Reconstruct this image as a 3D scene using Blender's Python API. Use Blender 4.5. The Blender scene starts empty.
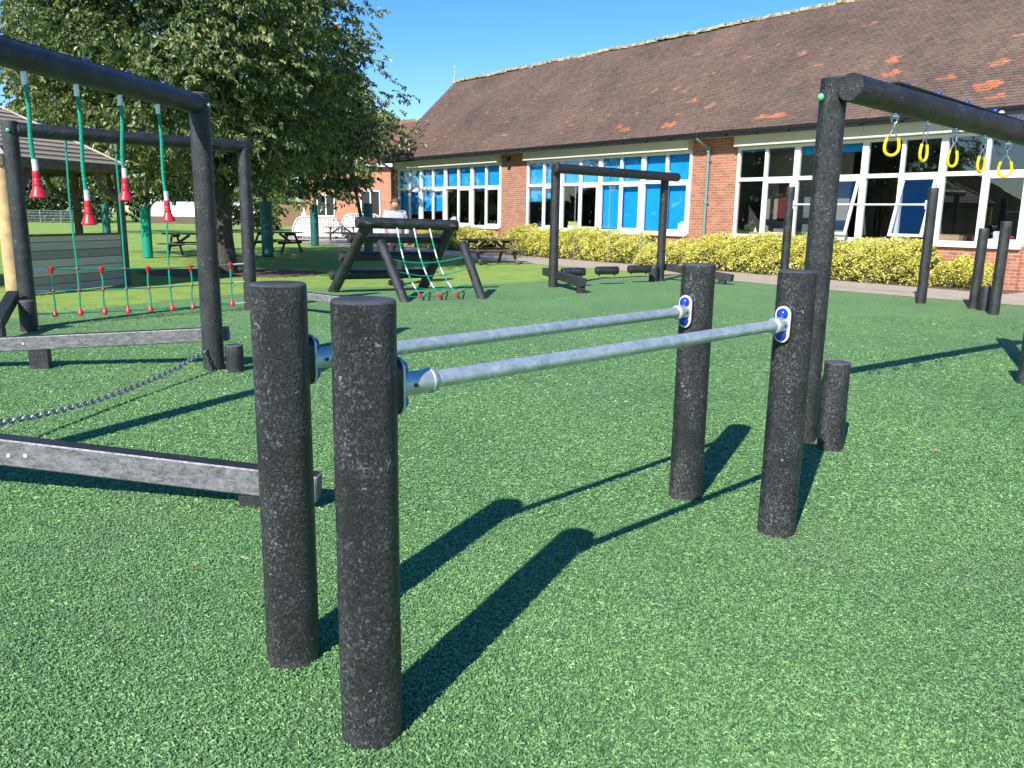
import bpy, bmesh, math, random
import numpy as np
from mathutils import Vector, Matrix, Euler

R = math.radians
rng = np.random.default_rng(11)
random.seed(7)
scene = bpy.context.scene
COL = scene.collection

# ------------------------------------------------------------------ mesh builder
class MB:
    def __init__(s):
        s.v = []; s.f = []; s.m = []; s.s = []; s.col = None
    def add(s, verts, faces, mat=0, smooth=False):
        b = len(s.v)
        s.v.extend([tuple(map(float, p)) for p in verts])
        for f in faces:
            s.f.append(tuple(i + b for i in f)); s.m.append(mat); s.s.append(smooth)
    def box(s, c, size, rot=None, mat=0, bevel=0.0, segs=1):
        bm = bmesh.new(); bmesh.ops.create_cube(bm, size=1)
        for v in bm.verts: v.co = Vector((v.co.x*size[0], v.co.y*size[1], v.co.z*size[2]))
        if bevel > 0: bmesh.ops.bevel(bm, geom=list(bm.edges), offset=bevel, segments=segs, affect='EDGES', profile=.5)
        M = Matrix.Identity(3) if rot is None else rot
        bm.verts.index_update()
        vs = [Vector(c) + M @ v.co for v in bm.verts]
        s.add(vs, [[v.index for v in f.verts] for f in bm.faces], mat, False); bm.free()
    def beam(s, a, b, w, h, mat=0, bevel=0.0, roll=0.0):
        """rectangular bar from a to b, w wide (sideways), h high"""
        a = Vector(a); b = Vector(b); d = (b-a); L = d.length; d.normalize()
        up = Vector((0,0,1)) if abs(d.z) < .95 else Vector((0,1,0))
        x = d.cross(up).normalized(); z = x.cross(d)
        M = Matrix((x, d, z)).transposed()
        if roll: M = M @ Matrix.Rotation(roll, 3, 'Y')
        s.box((a+b)/2, (w, L, h), M, mat, bevel)
    def log(s, p0, p1, r0, r1=None, seg=28, mat=0, rim=0.012, rough=0.006, n=None, capmat=1):
        """round post with a softened, slightly uneven rim"""
        r1 = r0 if r1 is None else r1
        p0 = Vector(p0); p1 = Vector(p1); d = p1-p0; L = d.length; d.normalize()
        up = Vector((0,0,1)) if abs(d.z) < .9 else Vector((0,1,0))
        x = up.cross(d).normalized(); y = d.cross(x)
        n = n or max(3, int(L/.12))
        ts = [(0, r0-rim), (rim/L, r0)] + [(k/n, None) for k in range(1, n)] + [(1-rim/L, r1), (1-rim*.3/L, r1-rim*.35), (1, r1-rim)]
        ph = [random.uniform(0, 6.28) for _ in range(4)]
        vs = []
        for t, r in ts:
            rr = r0+(r1-r0)*t if r is None else r
            for k in range(seg):
                a = 2*math.pi*k/seg
                w = rr*(1 + rough*(math.sin(2*a+ph[0]+t*2.1)+.8*math.sin(3*a+ph[1]-t*3)+.6*math.sin(5*a+ph[2]+t*5)) ) + rough*.02*math.sin(t*17+ph[3])
                vs.append(p0 + d*(t*L) + x*(math.cos(a)*w) + y*(math.sin(a)*w))
        fs = []
        m = len(ts)
        fr_ = []
        for i in range(m-1):
            for k in range(seg):
                (fr_ if i >= m-3 else fs).append((i*seg+k, i*seg+(k+1)%seg, (i+1)*seg+(k+1)%seg, (i+1)*seg+k))
        s.add(vs, fs, mat, True)
        cm = mat if (capmat is None or abs(d.z) < .6) else capmat
        b0 = len(s.v) - len(vs)
        for f in fr_: s.f.append(tuple(i+b0 for i in f)); s.m.append(cm); s.s.append(True)
        s.add(vs[:seg], [tuple(range(seg-1, -1, -1))], cm, False)
        s.add(vs[-seg:], [tuple(range(seg))], cm, False)
    def cyl(s, p0, p1, r0, r1=None, seg=16, mat=0, smooth=True):
        r1 = r0 if r1 is None else r1
        p0 = Vector(p0); p1 = Vector(p1); d = (p1-p0).normalized()
        up = Vector((0,0,1)) if abs(d.z) < .9 else Vector((0,1,0))
        x = up.cross(d).normalized(); y = d.cross(x)
        A = [p0 + x*math.cos(2*math.pi*k/seg)*r0 + y*math.sin(2*math.pi*k/seg)*r0 for k in range(seg)]
        B = [p1 + x*math.cos(2*math.pi*k/seg)*r1 + y*math.sin(2*math.pi*k/seg)*r1 for k in range(seg)]
        s.add(A+B, [(k, (k+1)%seg, seg+(k+1)%seg, seg+k) for k in range(seg)], mat, smooth)
        s.add(A, [tuple(range(seg-1, -1, -1))], mat, False); s.add(B, [tuple(range(seg))], mat, False)
    def tube(s, pts, r, seg=8, mat=0, closed=False):
        pts = [Vector(p) for p in pts]; n = len(pts)
        rs = r if isinstance(r, (list, tuple)) else [r]*n
        vs = []; prev = None
        for i, p in enumerate(pts):
            if closed: t = (pts[(i+1)%n]-pts[i-1]).normalized()
            else: t = (pts[min(i+1, n-1)]-pts[max(i-1, 0)]).normalized()
            if prev is None:
                a = Vector((0,0,1)) if abs(t.z) < .9 else Vector((1,0,0))
                x = a.cross(t).normalized()
            else: x = (prev - t*prev.dot(t)).normalized()
            prev = x; y = t.cross(x)
            for k in range(seg):
                a = 2*math.pi*k/seg
                vs.append(p + (x*math.cos(a)+y*math.sin(a))*rs[i])
        fs = []
        for i in range(n if closed else n-1):
            j = (i+1)%n
            for k in range(seg): fs.append((i*seg+k, i*seg+(k+1)%seg, j*seg+(k+1)%seg, j*seg+k))
        s.add(vs, fs, mat, True)
        if not closed:
            s.add(vs[:seg], [tuple(range(seg-1,-1,-1))], mat); s.add(vs[-seg:], [tuple(range(seg))], mat)
    def lathe(s, c, axis, prof, seg=16, mat=0):
        """prof = [(radius, distance along axis)]"""
        c = Vector(c); d = Vector(axis).normalized()
        up = Vector((0,0,1)) if abs(d.z) < .9 else Vector((0,1,0))
        x = up.cross(d).normalized(); y = d.cross(x)
        vs = []
        for r, h in prof:
            for k in range(seg):
                a = 2*math.pi*k/seg; vs.append(c + d*h + (x*math.cos(a)+y*math.sin(a))*r)
        fs = []
        for i in range(len(prof)-1):
            for k in range(seg): fs.append((i*seg+k, i*seg+(k+1)%seg, (i+1)*seg+(k+1)%seg, (i+1)*seg+k))
        s.add(vs, fs, mat, True)
        s.add(vs[-seg:], [tuple(range(seg))], mat); s.add(vs[:seg], [tuple(range(seg-1,-1,-1))], mat)
    def sphere(s, c, r, mat=0, seg=12, rings=8, sc=(1,1,1)):
        vs = []; fs = []
        for i in range(rings+1):
            th = math.pi*i/rings
            for k in range(seg):
                a = 2*math.pi*k/seg
                vs.append((c[0]+r*sc[0]*math.sin(th)*math.cos(a), c[1]+r*sc[1]*math.sin(th)*math.sin(a), c[2]+r*sc[2]*math.cos(th)))
        for i in range(rings):
            for k in range(seg): fs.append((i*seg+k, (i+1)*seg+k, (i+1)*seg+(k+1)%seg, i*seg+(k+1)%seg))
        s.add(vs, fs, mat, True)

FR = {}
def to_local(root, p):
    if root is None or root.name not in FR: return p
    loc, rz = FR[root.name]
    x, y, z = p[0]-loc[0], p[1]-loc[1], p[2]-loc[2]
    c, s = math.cos(-rz), math.sin(-rz)
    return (x*c-y*s, x*s+y*c, z)

def obj(name, mb, mats, parent=None, local=False, frame=None, sharp=40):
    """link a builder as ONE mesh object; verts are world unless local=True"""
    me = bpy.data.meshes.new(name)
    fr = frame or parent
    vs = mb.v if local else [to_local(fr, p) for p in mb.v]
    me.from_pydata(vs, [], mb.f)
    mats = list(mats) if isinstance(mats, (list, tuple)) else [mats]
    if len(mats) == 1 and mb.m and max(mb.m) > 0:
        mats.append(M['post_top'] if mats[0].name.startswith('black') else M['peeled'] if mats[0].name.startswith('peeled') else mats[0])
        if max(mb.m) > 1: mats += [M['worn']]
    for m in mats: me.materials.append(m)
    me.polygons.foreach_set('material_index', mb.m)
    me.polygons.foreach_set('use_smooth', mb.s)
    me.update()
    if any(mb.s): me.set_sharp_from_angle(angle=R(sharp))
    o = bpy.data.objects.new(name, me); COL.objects.link(o)
    if parent is not None: o.parent = parent
    if parent is not None and parent.name in FR: FR[o.name] = FR[parent.name]
    return o

def tag(o, label=None, cat=None, group=None, kind=None):
    if label: o['label'] = label
    if cat: o['category'] = cat
    if group: o['group'] = group
    if kind: o['kind'] = kind
    return o
def thing(name, label, cat, loc=(0,0,0), rz=0.0, group=None):
    o = bpy.data.objects.new(name, None); COL.objects.link(o)
    o.empty_display_size = .2
    o.location = loc; o.rotation_euler = (0, 0, rz)
    FR[o.name] = (Vector(loc), rz)
    return tag(o, label, cat, group)
def copy_tree(o, parent=None):
    c = o.copy(); COL.objects.link(c)
    if parent is not None: c.parent = parent
    for ch in list(o.children): copy_tree(ch, c)
    return c
def np_mesh(name, V, F4, mat, attr=None, F3=None, smooth=False):
    """fast mesh from numpy arrays (quads F4 or tris F3), optional point float attribute"""
    me = bpy.data.meshes.new(name)
    F = F4 if F4 is not None else F3
    n = F.shape[1]
    me.vertices.add(len(V)); me.vertices.foreach_set('co', V.astype(np.float32).ravel())
    me.loops.add(F.size); me.loops.foreach_set('vertex_index', F.astype(np.int32).ravel())
    me.polygons.add(len(F)); me.polygons.foreach_set('loop_start', np.arange(0, F.size, n, dtype=np.int32))
    me.polygons.foreach_set('loop_total', np.full(len(F), n, dtype=np.int32))
    if smooth: me.polygons.foreach_set('use_smooth', np.ones(len(F), bool))
    if attr is not None:
        a = me.attributes.new('v', 'FLOAT', 'POINT'); a.data.foreach_set('value', attr.astype(np.float32))
    me.materials.append(mat); me.update(); me.validate()
    return me

# ------------------------------------------------------------------ materials
class NT:
    def __init__(s, name):
        s.mat = bpy.data.materials.new(name); s.mat.use_nodes = True
        s.t = s.mat.node_tree; s.t.nodes.clear()
        s.out = s.t.nodes.new('ShaderNodeOutputMaterial')
    def n(s, typ, **kw):
        nd = s.t.nodes.new(typ)
        for k, v in kw.items():
            if k.startswith('i_'):
                key = k[2:]; key = int(key) if key.isdigit() else key.replace('_', ' ')
                nd.inputs[key].default_value = v
            else: setattr(nd, k, v)
        return nd
    def l(s, a, b): s.t.links.new(a, b)
    def bsdf(s, **kw):
        b = s.n('ShaderNodeBsdfPrincipled')
        for k, v in kw.items(): b.inputs[k.replace('_', ' ')].default_value = v
        s.l(b.outputs[0], s.out.inputs[0]); return b
    def ramp(s, fac, stops, interp='LINEAR'):
        r = s.n('ShaderNodeValToRGB'); r.color_ramp.interpolation = interp
        els = r.color_ramp.elements
        while len(els) < len(stops): els.new(.5)
        for e, (p, c) in zip(els, stops):
            e.position = p; e.color = c if len(c) == 4 else (*c, 1)
        if fac is not None: s.l(fac, r.inputs[0])
        return r
    def coords(s, scale=(1,1,1), rand=True):
        tc = s.n('ShaderNodeTexCoord'); out = tc.outputs['Object']
        if rand:
            oi = s.n('ShaderNodeObjectInfo'); mu = s.n('ShaderNodeVectorMath', operation='SCALE'); mu.inputs[0].default_value = (17, 23, 31)
            s.l(oi.outputs['Random'], mu.inputs['Scale'])
            ad = s.n('ShaderNodeVectorMath', operation='ADD'); s.l(out, ad.inputs[0]); s.l(mu.outputs[0], ad.inputs[1]); out = ad.outputs[0]
        if scale != (1,1,1):
            m = s.n('ShaderNodeVectorMath', operation='MULTIPLY'); m.inputs[1].default_value = scale
            s.l(out, m.inputs[0]); out = m.outputs[0]
        return out
    def noise(s, vec, scale, detail=4, rough=.55, dist=0.0):
        n = s.n('ShaderNodeTexNoise'); n.inputs['Scale'].default_value = scale; n.inputs['Detail'].default_value = detail
        n.inputs['Roughness'].default_value = rough; n.inputs['Distortion'].default_value = dist
        if vec is not None: s.l(vec, n.inputs['Vector'])
        return n.outputs['Fac']
    def mix(s, fac, a, b, blend='MIX'):
        m = s.n('ShaderNodeMix', data_type='RGBA', blend_type=blend)
        for sock, v in ((m.inputs[0], fac), (m.inputs[6], a), (m.inputs[7], b)):
            if hasattr(v, 'is_linked'): s.l(v, sock)
            elif isinstance(v, (int, float)): sock.default_value = v
            else: sock.default_value = (*v, 1) if len(v) == 3 else v
        return m.outputs[2]
    def math(s, op, a, b=0.0, clamp=False):
        m = s.n('ShaderNodeMath', operation=op, use_clamp=clamp)
        for i, v in enumerate((a, b)):
            if hasattr(v, 'is_linked'): s.l(v, m.inputs[i])
            else: m.inputs[i].default_value = v
        return m.outputs[0]
    def bump(s, h, strength, dist, b):
        n = s.n('ShaderNodeBump'); n.inputs['Strength'].default_value = strength; n.inputs['Distance'].default_value = dist
        s.l(h, n.inputs['Height']); s.l(n.outputs[0], b.inputs['Normal']); return n

def simple(name, col, rough=.5, metal=0.0, var=.0, scale=20, bump=0.0):
    k = NT(name); b = k.bsdf(Roughness=rough, Metallic=metal)
    b.inputs['Base Color'].default_value = (*col, 1)
    if var or bump:
        f = k.noise(k.coords(), scale, 5)
        if var:
            r = k.ramp(f, [(.3, tuple(c*(1-var) for c in col)), (.7, tuple(min(1, c*(1+var)) for c in col))])
            k.l(r.outputs[0], b.inputs['Base Color'])
        if bump: k.bump(f, bump, .01, b)
    return k.mat

def m_post(name, base=.022, fleck=.22, amount=.5, top=False):
    """recycled plastic log: near black, pale fleck grain, worn scratches, dusty foot"""
    k = NT(name); b = k.bsdf(Roughness=.5)
    co = k.coords(); 
    st = k.n('ShaderNodeVectorMath', operation='MULTIPLY'); st.inputs[1].default_value = (1, 1, .8); k.l(co, st.inputs[0])
    n1 = k.noise(st.outputs[0], 105, 7, .8, .9)
    n2 = k.noise(co, 7, 4, .6)
    n3 = k.noise(st.outputs[0], 190, 3, .6)
    base_c = k.ramp(n2, [(.3, (base*.72, base*.78, base*.80)), (.7, (base*1.4, base*1.55, base*1.6))]).outputs[0]
    fl = k.ramp(n1, [(.52, (0,0,0)), (.64, (1,1,1))]).outputs[0]
    patch = k.ramp(n2, [(.36, (.12,.12,.12)), (.64, (1,1,1))]).outputs[0]
    f = k.math('MULTIPLY', fl, patch); f = k.math('MULTIPLY', f, amount)
    c = k.mix(f, base_c, (fleck*.95, fleck, fleck*.98))
    # scratches
    wv = k.n('ShaderNodeTexNoise', i_Scale=9.0, i_Detail=2.0); 
    vo = k.n('ShaderNodeTexVoronoi', feature='DISTANCE_TO_EDGE', i_Scale=16.0)
    dv = k.n('ShaderNodeMix', data_type='VECTOR'); dv.inputs[0].default_value = .35
    k.l(st.outputs[0], dv.inputs[4]); k.l(wv.outputs['Color'], dv.inputs[5]); k.l(st.outputs[0], wv.inputs['Vector']); k.l(dv.outputs[1], vo.inputs['Vector'])
    sc = k.ramp(vo.outputs[0], [(.0, (1,1,1)), (.018, (0,0,0))]).outputs[0]
    gate = k.ramp(k.noise(co, 11, 2), [(.58, (0,0,0)), (.66, (1,1,1))]).outputs[0]
    c = k.mix(k.math('MULTIPLY', k.math('MULTIPLY', sc, gate), .35), c, (.34, .34, .35))
    # scuffed chips
    chip = k.ramp(k.noise(co, 34, 2, .5, 1.5), [(.715, (0,0,0)), (.74, (1,1,1))]).outputs[0]
    c = k.mix(k.math('MULTIPLY', chip, .55), c, (.36, .36, .37))
    if top: c = k.mix(k.ramp(n2, [(.3, (.15,)*3), (.62, (.62,)*3)]).outputs[0], c, (.12, .125, .14))  # worn tops, with the sky's blue-grey reflection mixed into the colour
    # trodden dust round the foot
    tcz = k.n('ShaderNodeTexCoord'); sz = k.n('ShaderNodeSeparateXYZ'); k.l(tcz.outputs['Object'], sz.inputs[0])
    zz = k.math('SUBTRACT', sz.outputs[2], k.math('MULTIPLY', k.noise(co, 26, 4, .7), .16))
    dust = k.ramp(k.math('ADD', zz, .5), [(.405, (1,1,1)), (.475, (0,0,0))]).outputs[0]
    c = k.mix(k.math('MULTIPLY', dust, .3), c, (.11, .10, .085))
    k.l(c, b.inputs['Base Color'])
    k.l(k.ramp(n1, [(.3, (.27,)*3), (.7, (.52,)*3)]).outputs[0], b.inputs['Roughness'])
    h = k.math('ADD', k.math('MULTIPLY', n1, 1.0), k.math('MULTIPLY', n3, .35))
    k.bump(h, .9, .008, b)
    return k.mat

def m_beam():
    k = NT('weathered_plastic_beam'); b = k.bsdf(Roughness=.7)
    co = k.coords()
    sv = k.n('ShaderNodeVectorMath', operation='MULTIPLY'); sv.inputs[1].default_value = (.4, .8, 1); k.l(co, sv.inputs[0])
    a = k.noise(sv.outputs[0], 30, 8, .8, .5); f = k.noise(co, 130, 4, .7)
    x = k.math('ADD', k.math('MULTIPLY', a, .72), k.math('MULTIPLY', f, .35))
    c = k.ramp(x, [(.40, (.022, .022, .024)), (.49, (.105, .105, .108)), (.62, (.225, .222, .218))])
    k.l(c.outputs[0], b.inputs['Base Color']); k.bump(x, .4, .005, b); return k.mat

def m_mulch_base():
    k = NT('rubber_surfacing'); b = k.bsdf(Roughness=.85)
    co = k.coords(rand=False)
    big = k.noise(co, .55, 5, .6); mid = k.noise(co, 5, 4, .6)
    fine = k.noise(co, 70, 7, .8, 1.2)
    vo = k.n('ShaderNodeTexVoronoi', i_Scale=90.0, i_Randomness=1.0)
    wp = k.n('ShaderNodeTexNoise', i_Scale=40.0, i_Detail=2.0); k.l(co, wp.inputs['Vector'])
    mx = k.n('ShaderNodeMix', data_type='VECTOR'); mx.inputs[0].default_value = .03
    k.l(co, mx.inputs[4]); k.l(wp.outputs['Color'], mx.inputs[5]); k.l(mx.outputs[1], vo.inputs['Vector'])
    sep = k.n('ShaderNodeSeparateColor'); k.l(vo.outputs['Color'], sep.inputs[0])
    x = k.math('ADD', k.math('MULTIPLY', fine, .75), k.math('MULTIPLY', sep.outputs[0], .28))
    c = k.ramp(x, [(.30, (.022, .054, .022)), (.44, (.096, .208, .066)), (.56, (.175, .357, .118)), (.70, (.268, .465, .178))]).outputs[0]
    t = k.ramp(big, [(.28, (.80,.85,.84)), (.72, (1.18,1.13,1.10))]).outputs[0]
    c = k.mix(1.0, c, t, 'MULTIPLY')
    t2 = k.ramp(mid, [(.3, (.9,)*3), (.7, (1.1,)*3)]).outputs[0]
    c = k.mix(1.0, c, t2, 'MULTIPLY')
    wr = k.ramp(k.noise(co, .9, 6, .68, .6), [(.52, (0,)*3), (.72, (.42,)*3)]).outputs[0]
    c = k.mix(wr, c, (.17, .21, .13))
    k.l(c, b.inputs['Base Color']); k.bump(x, .9, .02, b); return k.mat
def m_strand():
    k = NT('rubber_shreds'); b = k.bsdf(Roughness=.6)
    at = k.n('ShaderNodeAttribute', attribute_name='v')
    c = k.ramp(at.outputs['Fac'], [(0, (.028, .070, .029)), (.25, (.105, .23, .074)), (.5, (.170, .35, .116)), (.8, (.250, .46, .168)), (1, (.36, .54, .23))])
    geo = k.n('ShaderNodeNewGeometry')
    big = k.noise(geo.outputs['Position'], .55, 5, .6)
    t = k.ramp(big, [(.28, (.80,.85,.84)), (.72, (1.18,1.13,1.10))]).outputs[0]
    c2 = k.mix(1.0, c.outputs[0], t, 'MULTIPLY')
    wr = k.ramp(k.noise(geo.outputs['Position'], .9, 6, .68, .6), [(.52, (0,)*3), (.72, (.42,)*3)]).outputs[0]
    k.l(k.mix(wr, c2, (.17, .21, .13)), b.inputs['Base Color']); return k.mat
def m_lawn():
    k = NT('mown_lawn'); b = k.bsdf(Roughness=.9)
    co = k.coords(rand=False)
    big = k.noise(co, .18, 5, .6); fine = k.noise(co, 26, 6, .8); mid = k.noise(co, 2.2, 5, .65)
    x = k.math('ADD', k.math('MULTIPLY', fine, .5), k.math('MULTIPLY', mid, .5))
    c = k.ramp(x, [(.3, (.11, .205, .03)), (.5, (.235, .37, .062)), (.7, (.38, .50, .12))]).outputs[0]
    t = k.ramp(big, [(.3, (.85,.9,.8)), (.7, (1.2,1.1,1.1))]).outputs[0]
    k.l(k.mix(1.0, c, t, 'MULTIPLY'), b.inputs['Base Color']); k.bump(fine, .8, .03, b); return k.mat
def m_path():
    k = NT('concrete_path'); b = k.bsdf(Roughness=.85)
    co = k.coords(rand=False); n = k.noise(co, 3, 7, .7); f = k.noise(co, 60, 4, .7)
    x = k.math('ADD', k.math('MULTIPLY', n, .6), k.math('MULTIPLY', f, .4))
    k.l(k.ramp(x, [(.3, (.30,.24,.18)), (.7, (.52,.44,.35))]).outputs[0], b.inputs['Base Color']); k.bump(f, .4, .01, b); return k.mat
def m_brick(name='red_brick', c1=(.43,.165,.085), c2=(.29,.10,.058), mort=(.40,.33,.27)):
    k = NT(name); b = k.bsdf(Roughness=.85)
    tc = k.n('ShaderNodeTexCoord'); sp = k.n('ShaderNodeSeparateXYZ'); k.l(tc.outputs['Object'], sp.inputs[0])
    cb = k.n('ShaderNodeCombineXYZ'); k.l(k.math('ADD', sp.outputs[0], sp.outputs[1]), cb.inputs[0]); k.l(sp.outputs[2], cb.inputs[1])
    br = k.n('ShaderNodeTexBrick', offset=.5); br.inputs['Scale'].default_value = 1
    br.inputs['Brick Width'].default_value = .235; br.inputs['Row Height'].default_value = .078; br.inputs['Mortar Size'].default_value = .007; br.inputs['Mortar Smooth'].default_value = .2
    br.inputs['Color1'].default_value = (*c1, 1); br.inputs['Color2'].default_value = (*c2, 1); br.inputs['Mortar'].default_value = (*mort, 1); br.inputs['Bias'].default_value = -.1
    k.l(cb.outputs[0], br.inputs['Vector'])
    n = k.noise(tc.outputs['Object'], 3, 6, .7); f = k.noise(tc.outputs['Object'], 40, 3)
    t = k.ramp(k.math('ADD', k.math('MULTIPLY', n, .6), k.math('MULTIPLY', f, .4)), [(.3, (.78,)*3), (.7, (1.2,)*3)]).outputs[0]
    k.l(k.mix(1.0, br.outputs['Color'], t, 'MULTIPLY'), b.inputs['Base Color'])
    k.bump(br.outputs['Fac'], -.5, .012, b); return k.mat
def m_tiles():
    k = NT('clay_roof_tiles'); b = k.bsdf(Roughness=.82)
    at = k.n('ShaderNodeAttribute', attribute_name='tile'); n = k.noise(k.coords(rand=False), 25, 5, .7)
    n2 = k.noise(k.coords(rand=False), .5, 5, .65)
    t = k.ramp(k.math('ADD', k.math('MULTIPLY', n, .4), k.math('MULTIPLY', n2, .6)), [(.32, (.60,.62,.64)), (.68, (1.38,1.33,1.28))]).outputs[0]
    k.l(k.mix(1.0, at.outputs['Color'], t, 'MULTIPLY'), b.inputs['Base Color']); return k.mat
def m_glass():
    k = NT('window_glass')
    tr = k.n('ShaderNodeBsdfTransparent'); tr.inputs[0].default_value = (.93, .95, .95, 1)
    gl = k.n('ShaderNodeBsdfGlossy', i_Roughness=0.0); gl.inputs[0].default_value = (1,1,1,1)
    lw = k.n('ShaderNodeLayerWeight', i_Blend=.5); mx = k.n('ShaderNodeMixShader')
    f = k.math('ADD', k.math('MULTIPLY', k.math('POWER', lw.outputs['Facing'], 4.0), .8), .085, clamp=True)
    n = k.noise(k.coords(), 1.3, 2); bp = k.n('ShaderNodeBump', i_Strength=.012, i_Distance=.05); k.l(n, bp.inputs['Height']); k.l(bp.outputs[0], gl.inputs['Normal'])
    k.l(f, mx.inputs[0]); k.l(tr.outputs[0], mx.inputs[1]); k.l(gl.outputs[0], mx.inputs[2]); k.l(mx.outputs[0], k.out.inputs[0])
    return k.mat
def m_leaf(name, stops, trans=.35, rough=.45):
    k = NT(name)
    at = k.n('ShaderNodeAttribute', attribute_name='v')
    c = k.ramp(at.outputs['Fac'], stops).outputs[0]
    b = k.n('ShaderNodeBsdfPrincipled', i_Roughness=rough); k.l(c, b.inputs['Base Color']); b.inputs['Specular IOR Level'].default_value = .45
    tl = k.n('ShaderNodeBsdfTranslucent'); k.l(k.mix(1.0, c, (1.3, 1.3, .5), 'MULTIPLY'), tl.inputs[0])
    mx = k.n('ShaderNodeMixShader'); mx.inputs[0].default_value = trans
    k.l(b.outputs[0], mx.inputs[1]); k.l(tl.outputs[0], mx.inputs[2]); k.l(mx.outputs[0], k.out.inputs[0]); return k.mat
def m_bark(name='tree_bark', c=(.06,.048,.038)):
    k = NT(name); b = k.bsdf(Roughness=.9); co = k.coords((1,1,.25))
    n = k.noise(co, 14, 7, .7, .8)
    k.l(k.ramp(n, [(.3, tuple(x*.4 for x in c)), (.7, tuple(x*1.8 for x in c))]).outputs[0], b.inputs['Base Color']); k.bump(n, .9, .04, b); return k.mat
def m_planks(name, c, width=.14, axis=2, rough=.75):
    """horizontal boards with dark joints"""
    k = NT(name); b = k.bsdf(Roughness=rough); tc = k.n('ShaderNodeTexCoord'); sp = k.n('ShaderNodeSeparateXYZ'); k.l(tc.outputs['Object'], sp.inputs[0])
    q = k.math('DIVIDE', sp.outputs[axis], width); fr = k.math('FRACT', q); fl = k.math('FLOOR', q)
    wn = k.n('ShaderNodeTexWhiteNoise', noise_dimensions='1D'); k.l(fl, wn.inputs['W'])
    n = k.noise(k.coords((2,2,14), rand=False), 4, 6, .7)
    t = k.math('ADD', k.math('MULTIPLY', wn.outputs[0], .4), k.math('MULTIPLY', n, .6))
    col = k.ramp(t, [(.25, tuple(x*.6 for x in c)), (.75, tuple(x*1.35 for x in c))]).outputs[0]
    j = k.ramp(fr, [(0, (.12,)*3), (.06, (1,)*3), (.94, (1,)*3), (1, (.12,)*3)]).outputs[0]
    k.l(k.mix(1.0, col, j, 'MULTIPLY'), b.inputs['Base Color']); k.bump(j, .6, .02, b); return k.mat
def m_galv():
    k = NT('galvanised_steel'); b = k.bsdf(Roughness=.42, Metallic=.6)
    co = k.coords(); vo = k.n('ShaderNodeTexVoronoi', i_Scale=55.0); k.l(co, vo.inputs['Vector'])
    sp = k.n('ShaderNodeSeparateColor'); k.l(vo.outputs['Color'], sp.inputs[0]); n = k.noise(co, 12, 6, .7)
    x = k.math('ADD', k.math('MULTIPLY', sp.outputs[0], .25), k.math('MULTIPLY', n, .75))
    k.l(k.ramp(x, [(.3, (.42,.47,.47)), (.7, (.66,.70,.69))]).outputs[0], b.inputs['Base Color'])
    k.l(k.ramp(n, [(.3, (.35,)*3), (.7, (.55,)*3)]).outputs[0], b.inputs['Roughness']); return k.mat
def m_rope(name, c):
    k = NT(name); b = k.bsdf(Roughness=.65); co = k.coords(); wv = k.n('ShaderNodeTexWave', bands_direction='DIAGONAL', i_Scale=45.0); k.l(co, wv.inputs['Vector'])
    k.l(k.ramp(wv.outputs['Fac'], [(.1, tuple(x*.6 for x in c)), (.7, tuple(min(1,x*1.15) for x in c))]).outputs[0], b.inputs['Base Color']); k.bump(wv.outputs['Fac'], .5, .004, b); return k.mat

M = {}
M['post'] = m_post('black_plastic_log', .0095, .40, .66)
M['post_far'] = m_post('black_plastic_log_plain', .012, .29, .58)
M['post_top'] = m_post('worn_sky_toned_log_end', .03, .34, .8, True)
M['worn'] = simple('worn_plastic_edge', (.27,.27,.275), .6, 0, .5, 40)
M['beam'] = m_beam()
M['darkbeam'] = m_post('dark_plastic_beam', .02, .12, .5)
M['galv'] = m_galv(); M['chain'] = simple('dull_chain_steel', (.30,.31,.32), .45, .6, .3, 30)
M['white'] = simple('white_coated_metal', (.64,.65,.66), .35, 0, .06, 30)
M['blue'] = simple('blue_plastic_cap', (.012,.045,.42), .22)
M['green_cap'] = simple('green_plastic_cap', (.12,.55,.2), .3)
M['rope'] = m_rope('green_rope', (.0,.32,.2))
M['red'] = simple('red_plastic', (.62,.02,.035), .35, 0, .1, 30)
M['ferrule'] = simple('aluminium_ferrule', (.75,.77,.78), .35, .3, .06)
M['yellow'] = simple('yellow_hose', (.86,.62,.0), .35)
M['steel'] = simple('bright_steel', (.6,.61,.62), .3, .9, .1, 30)
M['wire'] = simple('dark_wire', (.30,.30,.31), .4, .7)
M['mulch'] = m_mulch_base(); M['strand'] = m_strand(); M['lawn'] = m_lawn(); M['path'] = m_path()
M['soil'] = simple('bare_soil', (.13,.085,.055), .95, 0, .5, 9, .8)
M['brick'] = m_brick(); M['brick2'] = m_brick('brown_brick', (.30,.17,.075), (.22,.12,.055), (.3,.25,.2))
M['orange_brick'] = m_brick('orange_brick', (.52,.20,.10), (.42,.14,.07), (.42,.33,.26))
M['tiles'] = m_tiles()
M['ridge'] = simple('lichened_ridge_tile', (.30,.26,.15), .9, 0, .8, 9, .8)
M['upvc'] = simple('white_window_frame', (.70,.71,.70), .3, 0, .03, 6)
M['cream'] = simple('cream_board', (.60,.55,.43), .6, 0, .06, 3)
M['gutter'] = simple('black_gutter', (.018,.02,.023), .3)
M['pipe'] = simple('grey_green_downpipe', (.16,.25,.24), .45, 0, .1, 8)
M['pipe_pale'] = simple('pale_grey_mast', (.42,.48,.47), .5)
M['glass'] = m_glass()
def m_blind():
    k = NT('blue_blind'); b = k.bsdf(Roughness=.7); co = k.coords(); n = k.noise(co, 2.5, 4)
    k.l(k.ramp(n, [(.3, (.0,.37,.86)), (.7, (.0,.43,.95))]).outputs[0], b.inputs['Base Color'])
    return k.mat
M['blind'] = m_blind()
M['room'] = simple('room_plaster', (.13,.12,.105), .9, 0, .2, 1.5)
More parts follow.
